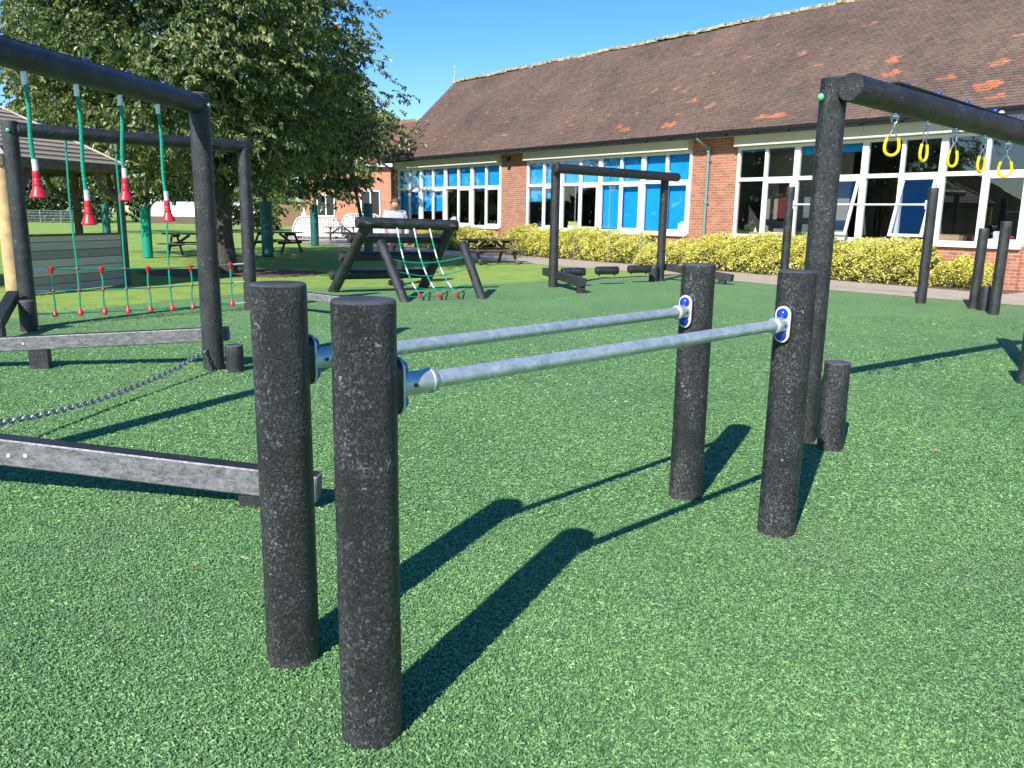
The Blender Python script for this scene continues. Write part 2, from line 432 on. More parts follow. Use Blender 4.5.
M['partition'] = simple('partition_paint', (.30,.27,.22), .9, 0, .1, 2)
M['room_floor'] = simple('room_carpet', (.02,.02,.025), .9, 0, .3, 8)
M['dkgreen'] = simple('dark_green_board', (.02,.06,.05), .6)
M['maroon'] = simple('maroon_board', (.16,.025,.03), .6)
M['card'] = simple('cardboard', (.45,.3,.16), .8, 0, .1)
M['paper'] = simple('white_paper', (.78,.78,.74), .8, 0, .08, 12)
M['brightyellow'] = simple('yellow_green_plastic', (.62,.66,.12), .5)
M['bark'] = m_bark(); M['bark2'] = m_bark('thin_bark', (.09,.075,.055))
M['pad_sunlit'] = simple('sunlit_green_padding', (.0,.26,.17), .5, 0, .15, 5)  # sunlit copy of the guard padding, brightness put into the colour
M['pad_shaded'] = simple('shaded_green_padding', (.008,.10,.085), .5, 0, .15, 5)  # same padding with the tree shade put into its colour
M['table_wood'] = simple('dark_stained_wood', (.045,.034,.027), .7, 0, .45, 14, .3)
M['old_wood'] = simple('grey_brown_wood', (.12,.085,.06), .75, 0, .45, 14, .3)
M['shelter_boards'] = m_planks('shelter_boards', (.45,.39,.32), .15, 2)
M['shelter_roof'] = m_planks('shelter_roof_boards', (.36,.30,.245), .088, 2)
M['peeled'] = simple('peeled_log', (.55,.36,.17), .7, 0, .25, 6, .2)
M['hip'] = simple('pale_hip_board', (.50,.45,.36), .7, 0, .2, 6, .2)
M['shaded_log'] = simple('shaded_brown_log', (.11,.08,.055), .8, 0, .3, 6, .2)  # roof shade put into the colour of the shelter logs
M['poly'] = simple('white_polythene', (.78,.79,.78), .4, 0, .08, 2)
M['fence'] = simple('grey_mesh_fence', (.22,.24,.24), .6, .3, .15, 5)
M['white_paint'] = simple('white_painted_metal', (.66,.67,.68), .5, 0, .08, 10)
M['lead'] = simple('flat_roof_edge', (.4,.37,.32), .7, 0, .2, 3)
LEAF = [(0, (.028,.058,.020)), (.25, (.072,.125,.038)), (.55, (.19,.235,.085)), (.93, (.39,.40,.19)), (1, (.42,.26,.12))]
M['leaf'] = m_leaf('cherry_leaf', LEAF, .24, .34)
M['leaf2'] = m_leaf('field_maple_leaf', [(0, (.010,.028,.010)), (.5, (.03,.066,.02)), (1, (.09,.13,.04))], .28, .5)
M['hedge'] = m_leaf('variegated_leaf', [(0, (.05,.10,.02)), (.22, (.17,.23,.035)), (.45, (.52,.51,.075)), (.8, (.72,.67,.16)), (1, (.84,.80,.36))], .22, .4)
M['shrub'] = m_leaf('garden_shrub_leaf', [(0, (.02,.05,.012)), (.5, (.06,.11,.022)), (1, (.22,.27,.05))], .3, .5)
M['dryleaf'] = m_leaf('dry_leaf', [(0, (.22,.12,.05)), (.5, (.38,.25,.1)), (1, (.5,.4,.2))], .2, .7)
M['skin'] = simple('skin', (.42,.22,.15), .5); M['hair'] = simple('grey_brown_hair', (.10,.075,.06), .6, 0, .4, 60)
M['shirt'] = simple('pale_grey_shirt', (.42,.41,.46), .8, 0, .1, 9); M['trousers'] = simple('dark_trousers', (.025,.027,.035), .85)
M['eye'] = simple('eye', (.05,.04,.04), .2)
M['rust'] = simple('dark_iron', (.05,.03,.025), .6, .4)

# ------------------------------------------------------------------ camera, sun, sky
F, PITCH, ROLL, CAMH = 821.9, .203, -.016, 1.5
cam = bpy.data.cameras.new('camera'); co = bpy.data.objects.new('camera', cam); COL.objects.link(co)
cam.sensor_width = 36; cam.lens = F/1024*36; cam.clip_start = .05; cam.clip_end = 1500
fw = Vector((0, math.cos(PITCH), -math.sin(PITCH))); U0 = Vector((0, math.sin(PITCH), math.cos(PITCH))); R0 = Vector((1,0,0))
rt = R0*math.cos(ROLL) - U0*math.sin(ROLL); up = R0*math.sin(ROLL) + U0*math.cos(ROLL)
co.matrix_world = Matrix.Translation((0,0,CAMH)) @ Matrix((rt, up, -fw)).transposed().to_4x4()
scene.camera = co
SUN = Vector((-.568, -1.219, 1.0)).normalized()
sl = bpy.data.lights.new('sun', 'SUN'); sl.energy = 4.6; sl.angle = R(.5); sl.color = (1, .955, .88)
so = bpy.data.objects.new('sun', sl); COL.objects.link(so); so.rotation_euler = SUN.to_track_quat('Z', 'Y').to_euler(); so.location = (0,0,30)
w = bpy.data.worlds.new('World'); scene.world = w; w.use_nodes = True
nt = w.node_tree; bg = nt.nodes['Background']; sky = nt.nodes.new('ShaderNodeTexSky'); sky.sky_type = 'NISHITA'; sky.sun_disc = False
sky.sun_elevation = math.asin(SUN.z); sky.sun_rotation = math.atan2(SUN.x, SUN.y) % (2*math.pi)
sky.air_density = 1.15; sky.dust_density = .1; sky.ozone_density = 3.5; sky.altitude = 50
hs_ = nt.nodes.new('ShaderNodeHueSaturation'); hs_.inputs['Saturation'].default_value = 1.35
nt.links.new(sky.outputs[0], hs_.inputs['Color']); mr_ = nt.nodes.new('ShaderNodeMix'); mr_.data_type = 'RGBA'; mr_.blend_type = 'MULTIPLY'; mr_.inputs[0].default_value = 1; mr_.inputs[7].default_value = (.68, .78, 1.0, 1)
nt.links.new(hs_.outputs[0], mr_.inputs[6]); nt.links.new(mr_.outputs[2], bg.inputs[0]); bg.inputs[1].default_value = .115
scene.view_settings.view_transform = 'Standard'; scene.view_settings.look = 'None'; scene.view_settings.exposure = .75; scene.view_settings.gamma = 1

# ------------------------------------------------------------------ ground sheets
def sheet(name, pts, z, mat, label=None):
    m = MB(); m.add([(x, y, z) for x, y in pts], [tuple(range(len(pts)))])
    o = obj(name, m, mat); tag(o, kind='structure'); return o
sheet('ground', [(-300,-120), (300,-120), (300,420), (-300,420)], 0.0, M['lawn'])
PLAY = [(-14,-8), (14,-8), (14,9.5), (9.32,15.16), (8.12,16.45), (6.91,17.78), (5.37,20.05), (4.6,21.2), (3.16,21.4), (1.72,19.95), (.73,19.2),
        (-.73,17.9), (-1.95,17.1), (-3.2,16.9), (-4.17,16.3), (-5.3,14.6), (-6.18,12.95), (-6.71,11.55), (-7.3,9.8), (-9,7)]
sheet('play_surface', PLAY, .004, M['mulch'])
PATH = [(14,9.6), (9.36,15.2), (8.16,16.5), (6.95,17.83), (5.41,20.1), (4.64,21.25), (3.5,22.7), (2.48,23.9), (1.39,25.0), (.5,26.0), (-.79,27.3), (-2.32,30.15), (-4.73,34.4), (-10.9,41.2), (-12.6,44),
        (-14.5,58), (-8,58), (-5.5,40.6), (-3,36.6), (3,29.2), (12,17.6), (19,8.6)]
sheet('path', PATH, .008, M['path'])
U = 1.0375  # school building scaled up about the camera, setting the facade farther back
ANG = -.908; FO = Vector((0, 31.9*U, 1.5-1.5*U))
ux = Vector((math.cos(ANG), math.sin(ANG), 0)); nb = Vector((-math.sin(ANG), math.cos(ANG), 0))   # along / into the building
def fl(s, back, z): return FO + ux*(s*U) + nb*(back*U) + Vector((0,0,z*U))
q = [fl(-6.5,-1.0,0), fl(12.2,-1.0,0), fl(18,-1.25,0), fl(18,-.0,0), fl(-6.5,-.0,0)]
sheet('soil_bed', [(p.x,p.y) for p in q], .012, M['soil'])
def blob(cx, cy, rx, ry, n=28, j=.12, seed=1):
    r_ = random.Random(seed); return [(cx+rx*math.cos(2*math.pi*k/n)*(1+r_.uniform(-j,j)), cy+ry*math.sin(2*math.pi*k/n)*(1+r_.uniform(-j,j))) for k in range(n)]
sheet('soil_patch', blob(-7.0, 20.3, 2.3, 1.5), .006, M['soil'])

# shredded rubber lying on the surfacing (real strands near the camera, sparser and larger farther from it)
def strands(n, x0, x1, y0, y1, sc):
    P = np.stack([rng.uniform(x0, x1, n), rng.uniform(y0, y1, n), rng.uniform(.004, .012, n)], 1)
    a = rng.uniform(0, 2*np.pi, n); d = np.stack([np.cos(a), np.sin(a), rng.normal(0, .16, n)], 1); sd = np.stack([-np.sin(a), np.cos(a), rng.normal(0, .45, n)], 1)
    L = rng.uniform(.003, .0085, n)*sc; W = rng.uniform(.0010, .0024, n)*sc
    bend = rng.normal(0, .16, n)
    mid = P + np.array([0,0,.004])*rng.uniform(0, 1.4, n)[:,None]
    e0 = P - d*L[:,None] + sd*(bend*L*.5)[:,None]; e1 = P + d*L[:,None] + sd*(bend*L*.5)[:,None]
    e0[:,2] = np.maximum(e0[:,2], .003); e1[:,2] = np.maximum(e1[:,2], .003)
    s_ = sd*W[:,None]
    V = np.stack([e0-s_*.7, e0+s_*.7, mid-s_, mid+s_, e1-s_*.7, e1+s_*.7], 1)
    Fq = (np.arange(n)*6)[:,None,None] + np.array([[0,2,3,1],[2,4,5,3]])
    v = np.clip(rng.beta(2.6, 2.4, n), 0, 1); v[rng.random(n) < .06] *= .2; v = np.repeat(v, 6)
    return V.reshape(-1,3), Fq.reshape(-1,4), v
parts_ = [strands(430000, -2.9, 3.2, 1.25, 3.9, 1.0), strands(260000, -4.6, 5.0, 3.9, 6.6, 1.35), strands(90000, -6, 6.6, 6.6, 9.5, 1.7), strands(26000, -8, 8.6, 9.5, 13, 2.0)]
off = 0; VV = []; FF = []; AA = []
for V_, F_, a_ in parts_: VV.append(V_); FF.append(F_+off); AA.append(a_); off += len(V_)
me = np_mesh('rubber_mulch', np.concatenate(VV), np.concatenate(FF), M['strand'], np.concatenate(AA))
o = bpy.data.objects.new('rubber_mulch', me); COL.objects.link(o); tag(o, 'shredded green rubber mulch covering the play surface', 'mulch', kind='stuff')

# ------------------------------------------------------------------ foliage helpers
def leaf_arrays(P, D, L, W, v, fold=.35):
    """P base points, D unit tip directions; each leaf a folded diamond"""
    n = len(P)
    rnd = rng.normal(0, 1, (n,3)); rnd[:,2] = np.abs(rnd[:,2]) + .6
    S = np.cross(D, rnd); S /= np.linalg.norm(S, axis=1)[:,None]+1e-9
    N = np.cross(S, D); N *= np.sign(N[:,2:3]+1e-9)
    m = P + D*(L*.45)[:,None]
    V = np.stack([P, m+S*W[:,None]+N*(W*fold)[:,None], P+D*L[:,None]-N*(L*.12)[:,None], m-S*W[:,None]+N*(W*fold)[:,None]], 1)
    Fq = (np.arange(n)*4)[:,None,None] + np.array([[0,1,2],[0,2,3]])
    return V.reshape(-1,3), Fq.reshape(-1,3), np.repeat(v, 4)

def crown_mesh(name, c, rad, n_bough, n_twig, n_leaf, L, mat, low=-1.0, bough_r=1.1, droop=.55, vbias=0.0, skirt=0.0):
    """boughs spread over an ellipsoid; each bough is a drooping layer of leafy twigs"""
    c = np.array(c, float); rad = np.array(rad, float)
    B = []
    while len(B) < n_bough:
        d = rng.normal(0, 1, 3); d /= np.linalg.norm(d)
        if d[2] < low: continue
        r = rng.uniform(.25, 1.0)**.42
        r *= 1 + .13*math.sin(3*math.atan2(d[1], d[0])+c[0]) + rng.normal(0, .05)
        b = c + d*rad*r
        B.append((b, d))
    Ps = []; Ds = []; vs = []
    for b, d in B:
        out = np.array([d[0], d[1], 0]); out /= np.linalg.norm(out)+1e-6
        br = bough_r*rng.uniform(.65, 1.25)
        tone = rng.normal(0, .14)
        for t in range(n_twig):
            a = rng.normal(0, 1, 3)*np.array([1,1,.34]); p0 = b + a*br*.55
            hd = out*rng.uniform(.2, 1.2) + rng.normal(0, .6, 3); hd[2] = rng.uniform(-droop, .15); hd /= np.linalg.norm(hd)
            TL = rng.uniform(.35, .75)*br*.75
            tt = rng.uniform(0, 1, n_leaf)
            pts = p0 + hd*(tt*TL)[:,None]; pts[:,2] -= droop*.45*TL*tt**2
            D = hd*.55 + rng.normal(0, .55, (n_leaf,3)); D[:,2] -= .55
            D /= np.linalg.norm(D, axis=1)[:,None]
            Ps.append(pts); Ds.append(D); vs.append(np.clip(.455+tone+vbias+rng.normal(0, .17, n_leaf), 0, .92) + (rng.random(n_leaf) < .012)*.1)
    P = np.concatenate(Ps); D = np.concatenate(Ds); v = np.concatenate(vs)
    Ls = L*rng.uniform(.65, 1.25, len(P)); W = Ls*rng.uniform(.20, .28, len(P))
    V, F3, a = leaf_arrays(P, D, Ls, W, v)
    return np_mesh(name, V, None, mat, a, F3=F3), [b for b, _ in B]

def trunk_mb(base, h, r, boughs, nlimb, c, thin=.3, straight=False):
    m = MB(); base = Vector(base)
    lean = Vector((random.uniform(-.1,.1), random.uniform(-.1,.1), 0))
    pts = []; rs = []
    top = Vector(c) + Vector((0,0,.35*(c[2]-base.z)))
    if straight: lean = Vector((0,0,0)); top.x = base.x + .1; top.y = base.y
    for k in range(9):
        t = k/8; p = base.lerp(top, t) + lean*math.sin(t*3.1)*h*.3
        pts.append(p); rs.append(r*(1.35 if k == 0 else 1.0)*(1-.78*t))
    m.tube(pts, rs, 12)
    bs = random.sample(boughs, min(nlimb, len(boughs)))
    for b in bs:
        b = Vector(b); z0 = h*random.uniform(.75, 1.5) + base.z
        t = min(.9, max(.1, (z0-base.z)/(top.z-base.z))); p0 = base.lerp(top, t) + lean*math.sin(t*3.1)*h*.3
        if b.z < p0.z - .6: b = Vector((b.x, b.y, p0.z-.2))
        mid = p0.lerp(b, .5) + Vector((0,0,.25*(b-p0).length*.5))
        L_ = [p0, p0.lerp(mid, .5)+Vector((0,0,.05)), mid, mid.lerp(b, .5), b]
        r0 = r*thin*random.uniform(.6, 1.1)
        m.tube(L_, [r0, r0*.8, r0*.6, r0*.4, r0*.15], 6)
    return m

def tree(label, base, c, rad, nb, nt, nl, L, trunk_h, trunk_r, nlimb, mat, bark, group=None, guard=None, guard_mat=None, cat='tree', **kw):
    base = Vector(base)
    t = thing('leafy_tree', label, cat, base, 0, group)
    lc = (c[0]-base.x, c[1]-base.y, c[2]-base.z)
    me, boughs = crown_mesh('crown', lc, rad, nb, nt, nl, L, mat, **kw)
    o = bpy.data.objects.new('crown', me); COL.objects.link(o); o.parent = t
    m = trunk_mb((0,0,-.05), trunk_h, trunk_r, boughs, nlimb, lc, straight=trunk_r > .2)
    obj('trunk', m, bark, t, local=True)
    if guard:
        g = MB(); r_, h_ = guard
        prof = []
        n = int(h_/.055)
        for k in range(n+1):
            z = .02 + h_*k/n; prof += [(r_*.965, z), (r_, z+.018), (r_, z+.036)]
        g.lathe((0,0,0), (0,0,1), prof, 20)
        obj('trunk_guard', g, guard_mat, t, local=True)
    return t

# big tree with spreading drooping crown and the padded trees behind it
tree('big spreading tree with a thick dark bare trunk beside the picnic tables', (-7.02,20.15,0), (-7.5,20.3,5.6), (3.55,4.4,3.75), 320, 30, 18, .118, 2.2, .225, 26, M['leaf'], M['bark'], group='trees on the field edge', low=-.98, bough_r=1.0)
tree('slim tree with bright green sunlit trunk guard left of the big tree', (-11.43,25.91,0), (-11.4,26.3,4.3), (3.3,3.0,2.3), 60, 24, 12, .17, 2.2, .07, 10, M['leaf'], M['bark2'], 'trees on the field edge', (.155,1.52), M['pad_sunlit'], low=-.9)
tree('slim tree with shaded green trunk guard in front of a picnic table', (-8.17,27.57,0), (-8.2,28,4.9), (3.2,2.8,2.9), 62, 24, 12, .17, 2.2, .08, 10, M['leaf'], M['bark2'], 'trees on the field edge', (.19,1.75), M['pad_shaded'], low=-.85)
tree('slim tree with shaded green trunk guard in front of the white lattice unit', (-8.88,37.11,0), (-8.7,37.4,5.1), (3.1,2.8,3.1), 75, 22, 11, .2, 2.4, .09, 10, M['leaf'], M['bark2'], 'trees on the field edge', (.18,1.75), M['pad_shaded'], low=-.95)
tree('slim tree with shaded green trunk guard right behind the climbing frame', (-5.0,28.6,0), (-6.05,28.9,4.15), (1.0,1.3,2.2), 40, 24, 12, .16, 2.2, .075, 10, M['leaf'], M['bark2'], 'trees on the field edge', (.16,1.75), M['pad_shaded'], low=-.95, bough_r=.6)
tree('distant tree with shaded trunk guard seen through the open wooden shelter', (-25.3,51.8,0), (-25.4,52.3,6.4), (4.6,4.2,4.4), 60, 20, 11, .28, 2.4, .12, 8, M['leaf2'], M['bark2'], 'trees on the field edge', (.24,1.7), M['pad_shaded'], low=-.8, bough_r=1.5)
far = [((-58,92),(7,5,5.2),'far hedgerow tree farthest left beyond the field fence'), ((-47,96),(6.5,5,4.6),'far hedgerow tree behind the wooden shelter roof'),
       ((-37.5,99),(6,5,5.2),'far hedgerow tree behind the left end of the polytunnel'), ((-28,104),(6.5,5,5),'far hedgerow tree behind the middle of the polytunnel'),
       ((-19,108),(6,5,4.4),'far hedgerow tree rising behind the brown brick hut'), ((-8,112),(6.5,5,5),'far hedgerow tree behind the low brick wing')]
for (x, y), rad, lb in far:
    tree(lb, (x,y,0), (x,y,rad[2]+.7), rad, 60, 16, 10, .5, 2, .22, 6, M['leaf2'], M['bark'], 'hedgerow trees beyond the field', low=-1, bough_r=2.3)
tree('light green bush standing left of the brown brick hut', (-20.6,66,0), (-20.6,66,1.9), (2.0,1.8,1.9), 40, 18, 10, .24, .5, .08, 8, M['shrub'], M['bark2'], None, cat='bush', low=-1, bough_r=.9, vbias=.2)

# ------------------------------------------------------------------ school building
school = thing('school_building', 'long single storey brick school building with steep brown tiled roof', 'building', FO, ANG)
def sbox(m, x0, x1, y0, y1, z0, z1, mat=0, bevel=0):
    m.box(((x0+x1)/2*U, (y0+y1)/2*U, (z0+z1)/2*U), ((x1-x0)*U, (y1-y0)*U, (z1-z0)*U), None, mat, bevel)
BAYS = [(-8.82,-.99), (.62,8.44), (10.09,17.72)]
SILL, WTOP, TRANS, EAVE = 1.0, 3.45, 2.57, 3.92
XL, XR, DEP = -9.42, 26.0, 7.3
m = MB()
for a, b in BAYS: sbox(m, a, b, .0, .24, -.2, SILL)
obj('wall', m, M['brick'], school, local=True)
for k, (a, b) in enumerate(((XL,-8.82), (-.99,.62), (8.44,10.09), (17.72,XR))):
    m = MB(); sbox(m, a, b, .10, .30, -.2, 3.90); obj('pilaster', m, M['brick'], school, local=True)
m = MB()
sbox(m, XL, XL+.28, .30, DEP, -.2, 3.9); sbox(m, XR-.28, XR, .30, DEP, -.2, 3.9); sbox(m, XL, XR, DEP, DEP+.28, -.2, 3.9)
m.add([((XL)*U, .0*U, 3.9*U), (XL*U, 7.3*U, 3.9*U), (XL*U, 3.65*U, 7.55*U), ((XL+.25)*U, .0, 3.9*U), ((XL+.25)*U, 7.3*U, 3.9*U), ((XL+.25)*U, 3.65*U, 7.55*U)], [(0,2,1),(3,4,5),(0,1,4,3),(0,3,5,2),(1,2,5,4)])
obj('end_wall', m, M['brick'], school, local=True)
m = MB()   # room behind the glass
sbox(m, XL+.3, XR-.3, 6.9, 7.2, .1, 3.6); sbox(m, XL+.3, XR-.3, .3, 6.9, 3.55, 3.7)
for x in (-.2, 9.3, 17.9): sbox(m, x-.06, x+.06, .32, 6.9, .12, 3.55)
obj('inner_walls', m, M['room'], school, local=True)
m = MB(); sbox(m, 10.12, 12.75, 1.5, 1.58, .12, 3.5); obj('partition', m, M['partition'], school, local=True)
m = MB(); sbox(m, 10.55, 10.95, 1.46, 1.495, 1.45, 2.5); obj('notice_board', m, M['maroon'], school, local=True)
m = MB(); sbox(m, 11.35, 12.35, 1.45, 1.495, .15, 2.25); sbox(m, 11.45, 12.25, 1.43, 1.448, .3, 2.1); obj('inner_door', m, M['fence'], school, local=True)
m = MB(); sbox(m, XL+.3, XR-.3, .32, 6.9, .0, .1); obj('inner_floor', m, M['room_floor'], school, local=True)
for x0, x1, y0, y1, z0, z1, mt, nm_ in ((10.7,11.05,6.84,6.9,1.1,2.4,'maroon','display_board'), (11.6,13.0,6.84,6.9,.9,2.3,'dkgreen','display_board'), (15.0,16.6,6.84,6.9,1.0,2.4,'maroon','display_board'), (13.4,14.6,6.84,6.9,1.2,2.6,'dkgreen','display_board'), (2.3,4.0,6.84,6.9,1.2,2.5,'dkgreen','display_board'),
        (14.5,15.6,2.6,3.1,.1,1.5,'maroon','cupboard'), (16.3,17.3,3.0,3.4,.1,2.3,'dkgreen','cupboard')):
    m = MB(); sbox(m, x0, x1, y0, y1, z0, z1); obj(nm_, m, M[mt], school, local=True)

# roof slopes built tile by tile
def slope(p0, uvec, upv, length, rise, gauge, tw, patches, tint, tex_seed, jit=1.0):
    rg = np.random.default_rng(tex_seed)
    nr = int(rise/gauge); nc = int(length/tw)
    nv = np.cross(uvec, upv); nv /= np.linalg.norm(nv)
    if nv[2] < 0: nv = -nv
    r_, c_ = np.meshgrid(np.arange(nr), np.arange(nc), indexing='ij'); r_ = r_.ravel(); c_ = c_.ravel(); n = len(r_)
    x0 = (c_ + .5*(r_%2))*tw + rg.normal(0, .003, n); x1 = x0 + tw*.965
    x1 = np.minimum(x1, length); x0 = np.minimum(x0, length)
    t0 = r_*gauge + rg.normal(0, .004*jit, n); t1 = t0 + gauge*1.12
    lift = .032 + rg.normal(0, .004*jit, n); lf2 = lift + rg.normal(0, .004*jit, n)
    sag = .03*np.sin(x0*.55)*np.sin(t0*.9)
    def P(x, t, h): return p0 + x[:,None]*uvec + t[:,None]*upv + (h+sag)[:,None]*nv
    A = P(x0, t0, lift); B = P(x1, t0, lf2); C = P(x1, t1, np.full(n, .004)); D = P(x0, t1, np.full(n, .004))
    E = P(x0, t0, lift-.028); G = P(x1, t0, lf2-.028)
    V = np.stack([A,B,C,D,E,G], 1).reshape(-1,3)
    Fq = ((np.arange(n)*6)[:,None,None] + np.array([[0,1,2,3],[4,5,1,0]])).reshape(-1,4)
    base = np.array(tint)[None,:]*(1+rg.normal(0, .085, n))[:,None]
    base[:,0] *= 1+rg.normal(0, .06, n)
    for s_, t_, wd in patches:
        rr = int(round(t_/gauge)); 
        for dr in range(1 if wd < 3 else 2):
            row = rr + dr - (0 if wd < 3 else 0)
            half = tw*(.3 + .21*wd)*(1 if dr == 0 else .55)
            hit = (r_ == row) & (np.abs((x0+x1)/2 - (s_ + dr*tw*.5)) < half)
            k_ = min(.85, .28+.085*wd)
            base[hit] = (1-k_)*base[hit] + k_*np.array([.50,.165,.075] if wd > 3 else [.40,.20,.13])*(1+rg.normal(0, .12, hit.sum()))[:,None]
    stray = rg.random(n) < .004
    base[stray] = np.array([.20,.105,.075])*(1+rg.normal(0, .15, stray.sum()))[:,None]
    return V, Fq, np.repeat(np.clip(base, .01, 1), 6, axis=0)
def tile_obj(name, chunks, parent):
    off = 0; VV=[]; FF=[]; CC=[]
    for V_, F_, c_ in chunks: VV.append(V_); FF.append(F_+off); CC.append(c_); off += len(V_)
    V_ = np.concatenate(VV); me = np_mesh(name, V_, np.concatenate(FF), M['tiles'])
    a = me.attributes.new('tile', 'FLOAT_COLOR', 'POINT'); C_ = np.concatenate(CC); C4 = np.concatenate([C_, np.ones((len(C_),1))], 1)
    a.data.foreach_set('color', C4.astype(np.float32).ravel())
    o = bpy.data.objects.new(name, me); COL.objects.link(o); o.parent = parent; return o
PT = [(-4.62,2.63,2),(-3.87,2.5,3),(-3.01,2.46,2),(-1.78,1.73,2),(-5.27,2.15,1),(-4.89,1.9,1),(-8.55,2.6,2),(-8.8,2.35,2),(-8.59,1.3,3),(-6.7,.93,2),(-6.12,1.04,2),(-5.41,1.17,2),(-3.01,.55,2),(-1.95,.55,2),(-1.38,1.01,1),(-1.0,.82,2),(-5.58,1.88,1),(-1.97,2.63,1),(-1.3,2.09,1),(2.27,.88,2),(2.42,1.2,1),(2.79,.99,2),(2.51,.61,1),(1.86,3.39,1),(3.19,1.72,1),(4.36,1.26,2),(5.32,.59,4),(5.73,.42,5),(5.31,1.2,2),(5.64,1.28,1),(5.61,2.27,3),(3.66,2.95,1),(4.87,2.62,2),(6.59,2.3,3),(7.03,2.12,2),(7.74,1.52,4),(7.67,.99,2),(7.62,.52,4),(7.56,.34,8),(6.23,4.1,2),(-8.14,3.65,1),(-7.64,3.9,1),(-5.4,2.94,1),(11.7,3.57,2),(9.47,3.87,2),(12.23,4.09,3),(10.6,3.2,3),(10.64,3.05,3),(11.49,2.55,2),(13.71,2.23,4),(13.75,2.09,4),(13.94,1.63,5),(13.96,1.5,4),(15.5,1.18,5),(16.47,1.58,4),(16.48,1.46,3),(16.59,.77,7),(16.6,.66,5),(16.57,.56,4),(16.85,.33,5),(7.44,3.87,2),(8.59,3.5,2),(9.33,2.69,2),(7.41,2.85,2),(7.76,2.88,2),(8.62,1.26,3),(8.65,1.11,3),(11.36,.35,6),(10.86,.34,5),(16.58,2.48,3),(11.58,4.48,1)]
V0 = -9.52
e0 = np.array([V0, -.43, 3.88])*U; rg0 = np.array([V0, 3.65, 7.71])*U; upv = rg0-e0; RISE = np.linalg.norm(upv); upv /= RISE
patches = [((s-V0)*U, t*U, wd) for s, t, wd in PT]
ux3 = np.array([1.,0,0])
front = slope(e0, ux3, upv, (XR+.1-V0)*U, RISE, .100, .168, patches, (.140,.094,.076), 5, .55)
e1 = np.array([V0, 7.65, 3.92])*U; upb = rg0-e1; upb /= np.linalg.norm(upb)
back = slope(e1, ux3, upb, (XR+.1-V0)*U, RISE, .3, .5, [], (.118,.082,.072), 6)
roof = tile_obj('roof', [front, back], school)
m = MB()   # solid deck below the tiles
dk = .03
for (ya, yb) in ((-.41, 3.65), (7.63, 3.65)):
    p = [((V0+.02)*U, ya*U, (3.86 if ya < 0 else 3.90)*U-dk), ((XR+.08)*U, ya*U, (3.86 if ya < 0 else 3.90)*U-dk), ((XR+.08)*U, yb*U, 7.69*U-dk), ((V0+.02)*U, yb*U, 7.69*U-dk)]
    p2 = [(x, y, z-.12) for x, y, z in p]
    m.add(p+p2, [(0,1,2,3),(7,6,5,4),(0,4,5,1),(1,5,6,2),(2,6,7,3),(3,7,4,0)])
obj('roof_deck', m, M['gutter'], roof, local=True)
m = MB()
x = V0-.02
i = 0
while x < XR:
    z = 7.70 + .015*math.sin(x*2.1) + random.uniform(-.022,.022)
    pr = [(math.cos(a)*.145, math.sin(a)*.14) for a in [math.pi*k/8 for k in range(9)]]
    A = [(x*U, (3.65+px)*U, (z-.03+pz)*U) for px, pz in pr]; B = [((x+.27)*U, (3.65+px*.94)*U, (z-.045+pz*.9)*U) for px, pz in pr]
    m.add(A+B, [(k, k+1, 10+k, 9+k) for k in range(8)] + [tuple(range(8,-1,-1)), tuple(range(9,18))], 0, False)
    x += .305
obj('ridge_tiles', m, M['ridge'], roof, local=True)
m = MB()
m.tube([(V0*U, 3.65*U, 7.75*U), (V0*U, 3.65*U, 8.38*U)], .024, 8); m.box((V0*U, 3.65*U, 7.84*U), (.1,.1,.2)); m.beam(((V0-.10)*U, 3.65*U, 8.40*U), ((V0+.10)*U, 3.65*U, 8.42*U), .04, .05)
obj('mast', m, M['pipe_pale'], roof, local=True)
m = MB()
sbox(m, V0+.04, XR+.05, -.325, -.295, 3.715, 3.845); sbox(m, V0+.04, XR+.05, -.295, .0, 3.80, 3.83)
obj('fascia', m, M['upvc'], school, local=True)
for a, b in BAYS:
    n = 4; m = MB()
    for k in range(n): sbox(m, a+(b-a)*k/n+.004, a+(b-a)*(k+1)/n-.004, -.16, .12, WTOP+.012, 3.795)
    obj('cream_panel', m, M['cream'], school, local=True)
m = MB()   # half round gutter with brackets and joints
prof = [(-.33-.062+.062*math.cos(a), 3.865-.075*math.sin(a)) for a in [math.pi*k/8 for k in range(9)]]
vs = []
for xx in (V0-.02, XR+.05): vs += [(xx*U, y*U, z*U) for y, z in prof]
for xx in (V0-.02, XR+.05): vs += [(xx*U, (y*.94-.0185)*U, (z+.012)*U) for y, z in prof]
m.add(vs, [(k, k+1, 10+k, 9+k) for k in range(8)] + [(18+k, 27+k, 28+k, 19+k) for k in range(8)] + [(0,9,27,18),(8,26,35,17)], 0, True)
x = V0+.5
while x < XR: sbox(m, x, x+.07, -.463, -.33, 3.775, 3.87); x += 1.0
obj('gutter', m, M['gutter'], school, local=True)
